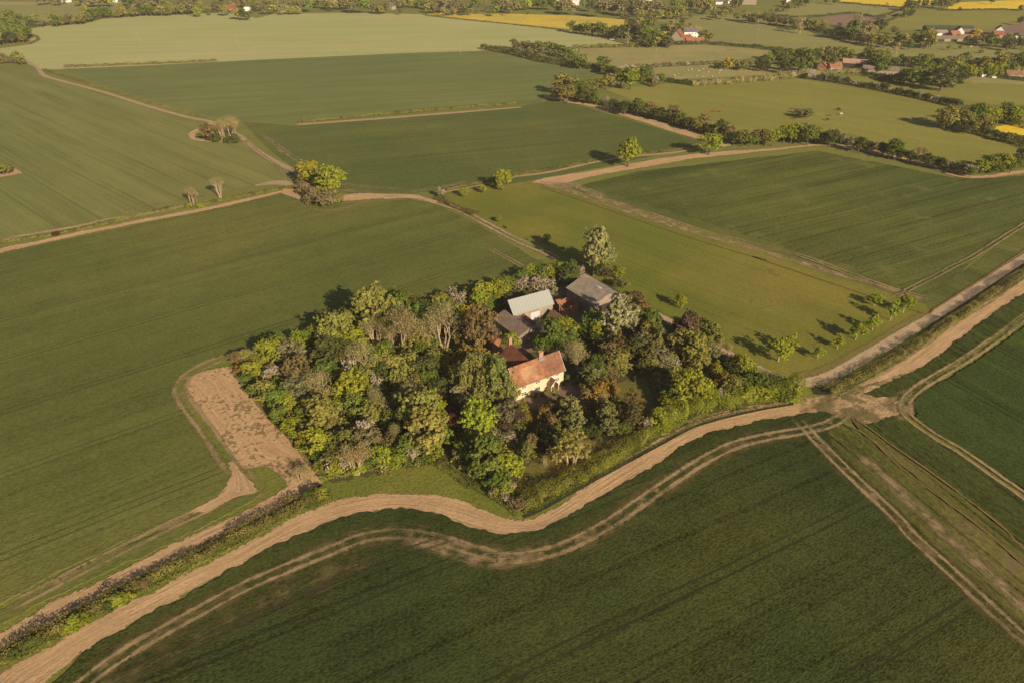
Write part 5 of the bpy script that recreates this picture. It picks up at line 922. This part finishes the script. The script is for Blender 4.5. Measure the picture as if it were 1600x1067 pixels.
# rear wing
wg=empty('rear_wing',(-0.9,5.9,0),math.pi/2-0.0); wg.parent=o
def sub(name,mb,mat): return mb.build(name,mat,wg)
WL,WW,WE,WR=7.6,6.3,4.0,7.6
def wing():
    # part meshes directly under the house, built in house space
    m=MB(); w_=WW/2; cx=-0.9; y1=W/2-.05; y2=y1+WL
    vs=[(cx-w_,y1,0),(cx+w_,y1,0),(cx+w_,y2,0),(cx-w_,y2,0),(cx-w_,y1,WE),(cx+w_,y1,WE),(cx+w_,y2,WE),(cx-w_,y2,WE),(cx,y1,WR),(cx,y2,WR)]
    m.add(vs,[(0,1,5,8,4),(1,2,6,5),(2,3,7,9,6),(3,0,4,7),(4,8,9,7),(5,6,9,8)]); wl=m.build('wing_wall',M_render,o)
    r=MB(); s2=(WR-WE)/w_
    for s in (-1,1):
        a=[(cx+s*(w_+.3),y1-2.6,WE-.3*s2+.03),(cx+s*(w_+.3),y2+.3,WE-.3*s2+.03),(cx,y2+.3,WR+.03),(cx,y1-2.6,WR+.03)]; b=[(x,y,z+.14) for x,y,z in a]
        f=[(0,1,2,3),(4,5,6,7)[::-1],(0,1,5,4),(1,2,6,5)]; r.add(a+b,f if s<0 else [q[::-1] for q in f])
    # keep the wing roof behind the main ridge: trim verts forward of the main back slope
    rw=r.build('wing_roof',M_tile3,o); rw['label']='dark red tiled roof of the rear wing'
    chimney(rw,cx,y2-.25,WR-1.2,WR+1.9,.95,.75,1); return wl
bpy.data.objects.remove(wg); wing()
window(o,-0.9,W/2-.05+WL,4.6,.9,1.1,'b',2)
# ---- generic building
def building(name,label,cat,x,y,rot,L,W,he,hr,wm,rm,over=0.3,wins=(),doors=(),chims=(),group=None):
    o=empty(name,(x,y,0),rot); tag(o,label,cat,group); walls(o,L,W,he,hr,wm); r=roof(o,L,W,he,hr,rm,over)
    for wn in wins: window(o,wn[0],{'f':-W/2,'b':W/2}.get(wn[2],wn[3] if len(wn)>3 else 0) if wn[2] in 'fb' else (wn[3] if len(wn)>3 else 0),wn[1],1.1,.9,wn[2]) if wn[2] in 'fb' else window(o,L/2 if wn[2]=='r' else -L/2,0,wn[1],1.1,.9,wn[2])
    for d in doors:
        x0,x1,z1,mt=d; box_part('door',mt,o,x0,x1,-W/2-.06,-W/2-.004,.03,z1)
    for c in chims: chimney(r,c,0,hr-.5,hr+1.4,.8,.6,1)
    return o
ob=building('barn','timber barn with smooth pale green metal roof and white sliding door','barn',4.9,178.0,0.50,13.4,6.2,4.4,7.4,M_board,M_green,.35,doors=((-1.0,2.2,3.1,M_door),))
m=MB(); m.box(2.4,6.4,-3.16,-3.104,0,1.3); m.build('brick_plinth',M_brick,ob); box_part('wall_plate',M_wood_,ob,-6.6,6.6,-3.18,-3.104,3.75,4.0)
box_part('side_panel',M_lead,ob,2.6,4.4,-3.2,-3.104,1.9,2.7)
# ivy on the barn's left gable
r=np.random.default_rng(5); n=1500; C=np.stack([-6.75-r.uniform(0,.35,n),r.uniform(-3.1,3.1,n),r.uniform(0,1,n)],1); C[:,2]*=(7.3-np.abs(C[:,1])*.95)
N=np.tile([-1.0,0,.2],(n,1))+r.normal(size=(n,3))*.5; V,F=leaf_quads(C,N,r.uniform(.25,.5,n),r)
me=mesh_np('ivy',V,F,{'v':np.repeat(r.uniform(0,1,n),4),'b':np.zeros(4*n)}); me.materials.append(M_leaf); iv=link(bpy.data.objects.new('ivy',me),ob); iv.color=(.07,.09,.02,1)
building('shed','long low shed with curved brown grey sheet roof and boarded side','shed',1.26,169.6,2.20,12.3,7.6,2.6,4.0,M_board,M_asb2,.25)
ob=building('farm_shed','big grey sheeted farm shed with pale gable beside the drive','shed',25.15,185.9,2.18,12.8,10.6,4.4,6.3,M_asb,M_asb,.3)
box_part('gable_door',M_darkwood,ob,-6.46,-6.404,-3.6,2.6,.03,3.2); 
m=MB(); m.add([(-2.4,-1.1,6.3-.4+.25),(-.8,-1.1,6.15),(-.8,-.2,6.50),(-2.4,-.2,6.50),(-2.4,-1.1,6.25),(-.8,-1.1,6.25),(-.8,-.2,6.6),(-2.4,-.2,6.6)],[(0,1,2,3)[::-1],(4,5,6,7),(0,1,5,4),(2,3,7,6),(1,2,6,5),(3,0,4,7)]); m.build('roof_repair_sheet',M_white,ob)
# tiled lean-to in the yard
def place(px,py): return G(px,py)
x,y=G(764+1160/10.67-4,440+560/10.67); building('tiled_outbuilding','small brown tiled outbuilding below the barn corner','outbuilding',14.2,172.6,2.17,7.6,3.4,2.2,3.8,M_board,M_tile4,.25)
building('brick_outbuilding','low red tiled building at the left end of the grey shed','outbuilding',-6.6,164.2,2.17,9.0,3.4,2.0,3.4,M_brick,M_tile3,.25)
building('pantile_lean_to','narrow red tiled range between shed and barn','outbuilding',4.4,171.9,2.17,6.5,2.0,2.6,3.5,M_brick,M_tile3,.2)
# roofless brick ruin
o=empty('brick_ruin',(16.5,180.9,0),0.5); tag(o,'roofless orange brick ruin with broken wall tops beside the barn','ruin')
rr=random.Random(4)
def ragged_wall(x0,y0,x1,y1,h0,h1,th=.35,open_=None):
    m=MB(); n=14
    for i in range(n):
        a=i/n;b=(i+1)/n; h=h0+(h1-h0)*a+rr.uniform(-.35,.3)
        xa,ya,xb,yb=x0+(x1-x0)*a,y0+(y1-y0)*a,x0+(x1-x0)*b,y0+(y1-y0)*b
        z0=0 if not(open_ and open_[0]<=a<open_[1]) else open_[2]
        if abs(x1-x0)>abs(y1-y0): m.box(xa,xb,ya-th/2,ya+th/2,z0,h)
        else: m.box(xa-th/2,xa+th/2,ya,yb,z0,h)
    return m.build('wall',M_brick,o)
ragged_wall(-2.9,-2.2,2.9,-2.2,2.9,2.9,open_=(.3,.55,2.1)); ragged_wall(-2.9,2.2,2.9,2.2,3.6,3.0); ragged_wall(-2.9,-2.0,-2.9,2.0,3.2,4.0); ragged_wall(2.9,-2.0,2.9,2.0,3.1,3.3)
box_part('rubble_floor',M_brick,o,-2.7,2.7,-2.0,2.0,.02,.35)
# small post by the ruin
o=MB(); o.tube([(0,0,0),(0,0,6.5)],[.09,.07],8); o=o.build('yard_pole',M_wood_); o.location=(*G(760+1215/10.67,440+600/10.67),0); tag(o,'single pale wooden pole standing in the farmyard','pole')
# ---- far farms
def far(name,label,cat,px,py,rotdeg,L,W,he,hr,wm,rm,wins=(),chims=(),group=None,doors=()):
    x,y=G(px,py); return building(name,label,cat,x,y,math.radians(rotdeg),L,W,he,hr,wm,rm,.4,wins,doors,chims,group)
fw=((-3,.9,'f'),(0,.9,'f'),(3,.9,'f'),(-3,3.3,'f'),(0,3.3,'f'),(3,3.3,'f'))
far('farmhouse','white farmhouse with grey slate roof beside the golden yellow tree','house',1079,58.5,3,15,8,5.4,8.6,M_white,M_slate,fw,(-1,4))
far('barn','dark red tiled barn with steep gable left of white farmhouse','barn',1058,64,70,16,9,4.5,9.5,M_wood_,M_tile3)
far('outbuilding','long orange tiled open range below the white farmhouse','outbuilding',1085,67,2,16,5,2.4,4.4,M_brick,M_tile1,doors=((-6,-3,2,M_darkwood),(-1,2,2,M_darkwood),(4,6.5,2,M_darkwood)))
far('outbuilding','small red tiled range joining the steep barn','outbuilding',1071,64,12,9,5,2.8,5.2,M_brick,M_tile3)
far('farm_shed','low pale roofed lean-to left of the steep barn','shed',1049,63,70,9,6,2.5,3.8,M_wood_,M_asb)
far('barn','small red tiled gabled barn beneath the dark conifer','barn',1284,108.5,60,8,6,3.2,6.0,M_brick,M_tile3)
far('barn','orange tiled low barn left of the wide pink roofed shed','barn',1303,109,5,9,6,2.4,5.0,M_wood_,M_tile1)
far('farm_shed','wide open sided shed with faded pink roof','shed',1338,105.5,-18,21,10,3.6,5.8,M_darkwood,M_pinkroof)
far('farm_shed','long grey sheet roofed shed with white roof vents','shed',1374,114,-17,24,8,2.8,4.8,M_board,M_asb2)
far('cottage','brown roofed bungalow behind a clipped hedge at the right','house',1585,121,-12,13,7,2.6,4.6,M_wood_,M_tile4,((-2,.9,'f'),(2,.9,'f')),(1,))
far('barn','tall orange roofed village barn, upper one','barn',1497,55,75,9,7,4.2,7.4,M_white,M_tile1)
far('barn','orange roofed village barn left of the taller one','barn',1489,58,20,10,6,3,5.4,M_brick,M_tile1)
far('farm_shed','long low grey roofed village shed with open front','shed',1478,64,2,26,8,2.6,4.2,M_wood_,M_asb2,doors=((-10,-4,2,M_darkwood),(2,8,2,M_darkwood)))
far('farm_shed','brown roofed open cart shed right of long village shed','shed',1507,63,-4,12,8,3.0,4.8,M_darkwood,M_tile4)
far('farm_shed','pale gabled shed at the left end of the village','shed',1467,56,3,12,8,3,5,M_white,M_asb)
far('farm_shed','very long dark green roofed shed behind the village','shed',1480,50,-5,44,10,3.5,5.6,M_darkwood,plain('dark_green_sheeting',(.06,.075,.05),.8,.15))
far('farm_shed','long brown grey roofed shed right of the dark green shed','shed',1514,54,-5,20,9,3,4.6,M_darkwood,M_asb2)
far('house','white gabled house with purple brown roof before ploughed field','house',1560,55,62,11,7,5.2,8.4,M_white,M_slate,fw[:0],(2,))
far('house','brick house wing below the white gabled house','house',1557,59,0,9,6,3.4,5.8,M_brick,M_tile3,((-2,.9,'f'),(2,.9,'f')))
far('farm_shed','low white flat looking shed at the right edge','shed',1593,62.5,0,10,5,2.4,3.1,M_white,M_white)
hs='houses glimpsed in the topmost trees'
for px,py,rt,L,W,he,hr,wm,rm,lb in ((104,4,70,9,7,5,8.5,M_white,M_tile3,'pinkish white gabled house in the topmost trees at left'),(183,4,60,8,7,5,8.5,M_white,M_asb,'pale gabled house left of the dark topmost trees'),
 (289,17,0,10,5,2.6,4,M_white,M_slate,'small white bungalow behind the left hedgerow'),(302,15,60,8,6,3,5.4,M_wood_,M_asb,'pale little shed left of the white bungalow group'),(360,17,0,14,8,3.4,6.2,M_brick,M_tile3,'low brick red roofed house above the pale field'),
 (389,18,10,9,6,2.8,4.6,M_white,M_white,'small white house above the pale field'),(612,15,60,8,7,4,7,M_blk,M_slate,'small grey gabled cottage among the copper trees'),(900,8,0,9,6,3.4,5,M_white,M_white,'bright white low house above the yellow field'),
 (893,2,30,9,7,5,8,M_brick,M_tile1,'orange roofed house behind the bright white one'),(908,4,60,8,6,5,7.6,M_wood_,M_tile1,'orange roofed house just right of the white one'),(874,2,0,12,7,4,7,M_wood_,M_asb2,'long brown roofed house at the top centre'),(1123,7,0,9,6,3.2,5,M_white,M_slate,'small white house in the topmost belt, left one'),(1139,5,30,9,6,4,7,M_white,M_asb2,'pale grey roofed house in the topmost belt, middle one'),
 (1169,7,-3,18,7,2.8,5,M_wood_,M_asb,'long low pale bungalow at the top beside a lawn'),(1233,4,0,9,6,3.2,4.8,M_white,M_white,'white house in the far trees left of yellow field'),(1012,1,20,9,6,4,7,M_white,M_tile1,'pale house tucked in the topmost wood')):
    far('house',lb,'house',px,py,rt,L,W,he,hr,wm,rm,((-2,.9,'f'),(2,.9,'f')) if rt==0 else (),group=hs)
# roof vents
# ================================================================ POLES, VEHICLES, ANIMALS, FENCE
m=MB(); m.tube([(0,0,0),(0,0,8.6)],[.16,.11],8); pole_me=m.data('post',M_wood_)
m=MB(); m.box(-.9,.9,-.06,.06,8.0,8.14); 
for xx in (-.8,0,.8): m.tube([(xx,0,8.14),(xx,0,8.36)],[.05,.04],6)
arm_me=m.data('crossarm',M_wood_)
for i,(px,py,lb) in enumerate(((217,68,'leftmost pole in the pale field'),(371,74,'second pole from the left in the pale field'),(532,86,'pole on the lower edge of the pale field'),(719,86,'pole left of the curved far hedge'),(1024,93,'pole in the dry tan pasture'),(1183,60,'rightmost pole, in the green valley pasture'))):
    x,y=G(px,py); o=empty('utility_pole',(x,y,0),0.3); tag(o,'thin pale wooden '+lb,'utility pole','poles of the overhead line')
    link(bpy.data.objects.new('post',pole_me),o); link(bpy.data.objects.new('crossarm',arm_me),o)
def car(px,py,rot,label,mat,van=False):
    x,y=G(px,py); o=empty('parked_van' if van else 'parked_car',(x,y,0.0),rot); tag(o,label,'van' if van else 'car')
    prof=[(-2.1,.35),(2.1,.35),(2.15,.8),(1.3,1.0),(.6,1.45),(-1.4,1.5),(-2.1,1.0)] if not van else [(-2.5,.35),(2.5,.35),(2.55,1.0),(1.9,1.3),(1.5,2.1),(-2.5,2.2)]
    m=MB(); n=len(prof); m.add([(a,-.85,b) for a,b in prof]+[(a,.85,b) for a,b in prof],[tuple(range(n)),tuple(range(2*n-1,n-1,-1))]+[(i,i+n,(i+1)%n+n,(i+1)%n) for i in range(n)])
    b=m.build('body',mat,o); g=MB(); g.box(-1.1,.6,-.87,.87,1.02,1.38); g.build('side_windows',M_glass,o)
    for sx in (-1.3,1.3):
        for sy in (-.86,.86):
            q=MB(); q.tube([(sx,sy-.1,.33),(sx,sy+.1,.33)],[.33,.33],12); q.build('wheel',M_darkwood,o)
M_carw=plain('white_car_paint',(.75,.75,.75),.3,.03,spec=.5); M_carg=plain('grey_car_paint',(.25,.26,.28),.3,.03,spec=.5)
car(956,63,-.3,'white car parked on the pale strip below the long far wood',M_carw); car(1537,121,.2,'white van parked by the dry corner at right, left one',M_carw,True); car(1545,121,1.3,'grey van parked just right of the white van',M_carg,True)
car(1553,122.5,.1,'small pale car at the end of the clipped hedge',M_carw)
def animal(name,label,cat,px,py,rot,mat,s=1.0,kind='cow',group=None,head=0):
    me=bpy.data.meshes.new(name); f=s
    V=[(-.75,0,1.15),(-.3,0,1.1),(.2,0,1.08),(.65,0,1.15),(.95,0,1.3 if not head else .9),(1.2,0,1.35 if not head else .5),(1.5,0,1.2 if not head else .25),
       (-.75,.22,.75),(-.82,.22,.4),(-.75,.22,.03),(-.75,-.22,.75),(-.82,-.22,.4),(-.75,-.22,.03),(.6,.2,.7),(.62,.2,.38),(.58,.2,.03),(.6,-.2,.7),(.62,-.2,.38),(.58,-.2,.03),(-1.0,0,1.1),(-1.08,0,.55)]
    E_=[(0,1),(1,2),(2,3),(3,4),(4,5),(5,6),(0,7),(7,8),(8,9),(0,10),(10,11),(11,12),(3,13),(13,14),(14,15),(3,16),(16,17),(17,18),(0,19),(19,20)]
    if kind=='sheep': V=[(a*.62,b*.8,c*.62) for a,b,c in V]
    if kind=='horse': V=[(a,b*.8,c*1.15) for a,b,c in V]
    me.from_pydata([(a*f,b*f,c*f) for a,b,c in V],E_,[]); me.materials.append(mat)
    x,y=G(px,py); o=link(bpy.data.objects.new(name,me)); o.location=(x,y,.1); o.rotation_euler=(0,0,rot)
    k=(.62 if kind=='sheep' else 1)*s; o.modifiers.new('skin','SKIN'); sv=me.skin_vertices[0].data
    R=[.32,.37,.36,.32,.18,.15,.09,.15,.09,.06,.15,.09,.06,.13,.08,.06,.13,.08,.06,.05,.03]
    for i,q in enumerate(R):
        q=q*k*(1.15 if kind=='sheep' and i<4 else 1); sv[i].radius=(q,q)
    sv[1].use_root=True; sb=o.modifiers.new('sub','SUBSURF'); sb.levels=1; sb.render_levels=1
    tag(o,label,cat,group); return o
M_cowb=plain('black_hide',(.02,.018,.018),.7,.2); M_cowr=plain('red_hide',(.26,.075,.035),.7,.2); M_fleece=plain('cream_fleece',(.62,.54,.42),.95,.1)
cg='cattle grazing in the olive pasture'
for px,py,rt,mt,lb in ((1309.5,172.5,.1,M_cowb,'black cow beside another on the upper right of the herd'),(1312,173.5,2.6,M_cowb,'black calf close under the uppermost black cow'),(1314,180.5,.4,M_fleece,'only white cow in the pasture'),(1297.5,182,.2,M_cowr,'red brown cow in the middle of the herd'),(1292.5,189,.3,M_cowb,'lowest black cow of the herd'),(1240,171.5,1.2,M_cowr,'red brown cow left of the thorn clump'),(1241.5,186.5,.2,M_cowb,'black cow below left of the thorn clump'),(1115.5,175.5,.1,M_cowr,'left red cow of the pair near the hedgerow'),(1125,176,.3,M_cowr,'right red cow of the pair near the hedgerow')):
    animal('cow',lb,'cow',px,py,rt,mt,.72 if 'calf' in lb else 1.0,group=cg,head=1)
animal('horse','white horse grazing in front of the village','horse',1517,75,.2,M_fleece,1.0,'horse',head=1); animal('horse','pale pony at the left of the village field','horse',1448.5,73.5,1.4,M_fleece,.9,'horse')
sp=[(1075,111),(1081,110),(1088,120),(1092,112),(1098,121),(1099,109.5),(1107,114),(1113,121),(1120,108),(1125,112),(1127,110),(1060,117),(1054,119),(1123,115)]
sp.sort()
_ord=['first','second','third','fourth','fifth','sixth','seventh','eighth','ninth','tenth','eleventh','twelfth','thirteenth','fourteenth']
for i,(px,py) in enumerate(sp): animal('sheep','cream sheep in the dry pasture, %s from the left of the flock'%_ord[i],'sheep',px,py,i*1.3,M_fleece,1.0,'sheep','sheep flock in the dry pasture',head=1)
# white garden post and bench near the hedge
m=MB(); m.box(-.12,.12,-.12,.12,0,1.3); m.box(-.16,.16,-.16,.16,1.3,1.38); o=m.build('garden_post',M_white); o.location=(*G(640+1327/4,560+470/4),0); tag(o,'short white post standing near the front hedge shadow','post')
m=MB(); m.box(-.9,.9,-.4,.4,.62,.7); 
for sx in (-.75,.75):
    for sy in (-.3,.3): m.box(sx-.04,sx+.04,sy-.04,sy+.04,0,.62)
o=m.build('garden_table',M_white); o.location=(*G(868,601),0); o.rotation_euler=(0,0,.5); tag(o,'small pale garden table right of the farmhouse porch','table')

# ================================================================ TREE LABELS
num=_ord+['fifteenth','sixteenth','seventeenth','eighteenth','nineteenth','twentieth']
def ordw(n):
    return num[n] if n<20 else ('twenty-'+num[n-20] if n<29 else '%dth'%(n+1))
SH={'lime':'lime green tree','green':'mid green tree','dark':'dark green tree','olive':'olive-green tree','grey':'grey green tree','buds':'rusty budding tree','brown':'brownish tree','bare':'bare tan tree','copper':'copper red tree','mauve':'purple brown tree','yellow':'golden yellow tree','gold':'yellow olive tree','poplar':'silvery poplar','slim':'slim birch','conifer':'brown conifer','cypress':'pointed yellow conifer','willow':'willow','birch':'pale birch','chestnut':'flowering chestnut','shrub':'green shrub','limeshrub':'lime shrub','brownshrub':'brown shrub','blossom':'part-white hawthorn','white':'white hawthorn','sapling':'young lime tree'}
grp={}
for t in TREES: grp.setdefault((t[2],t[1]),[]).append(t)
for (pl,k),l in grp.items():
    l.sort(key=lambda t:t[3]); n=len(l); cat={'shrub':'shrub','limeshrub':'shrub','brownshrub':'shrub','blossom':'hawthorn','white':'hawthorn'}.get(k,'tree')
    for i,t in enumerate(l):
        if n==1: lb=SH[k]+' '+pl; 
        elif n==2: lb=('left ' if i==0 else 'right ')+SH[k]+' '+pl
        elif i==0: lb='leftmost '+SH[k]+' '+pl
        elif i==n-1: lb='rightmost '+SH[k]+' '+pl
        else: lb=ordw(i)+' '+SH[k]+' from left '+pl
        wds=lb.split()
        if len(wds)<6: lb=lb.replace(SH[k],K[k][5])
        tag(t[0],lb,cat,K[k][5]+'s '+pl if n>1 else None)
print('TREES',len(TREES),'OBJ',len(bpy.data.objects),'MAXW',max(len(o['label'].split()) for o in bpy.data.objects if 'label' in o))
# ================================================================ HAZE
m=MB(); m.box(-2700,2700,-300,3700,-1.2,108.0)
hm=NT('haze_air'); _p=hm.n('ShaderNodeVolumePrincipled'); _o=hm.n('ShaderNodeOutputMaterial'); _p.inputs['Color'].default_value=(1.0,0.94,0.84,1); _p.inputs['Density'].default_value=0.00011; _p.inputs['Anisotropy'].default_value=0.0
hm.l(_p.outputs[0],_o.inputs['Volume'])
tag(m.build('haze',hm.m),'thin warm evening haze over the whole valley','haze',None,'stuff')
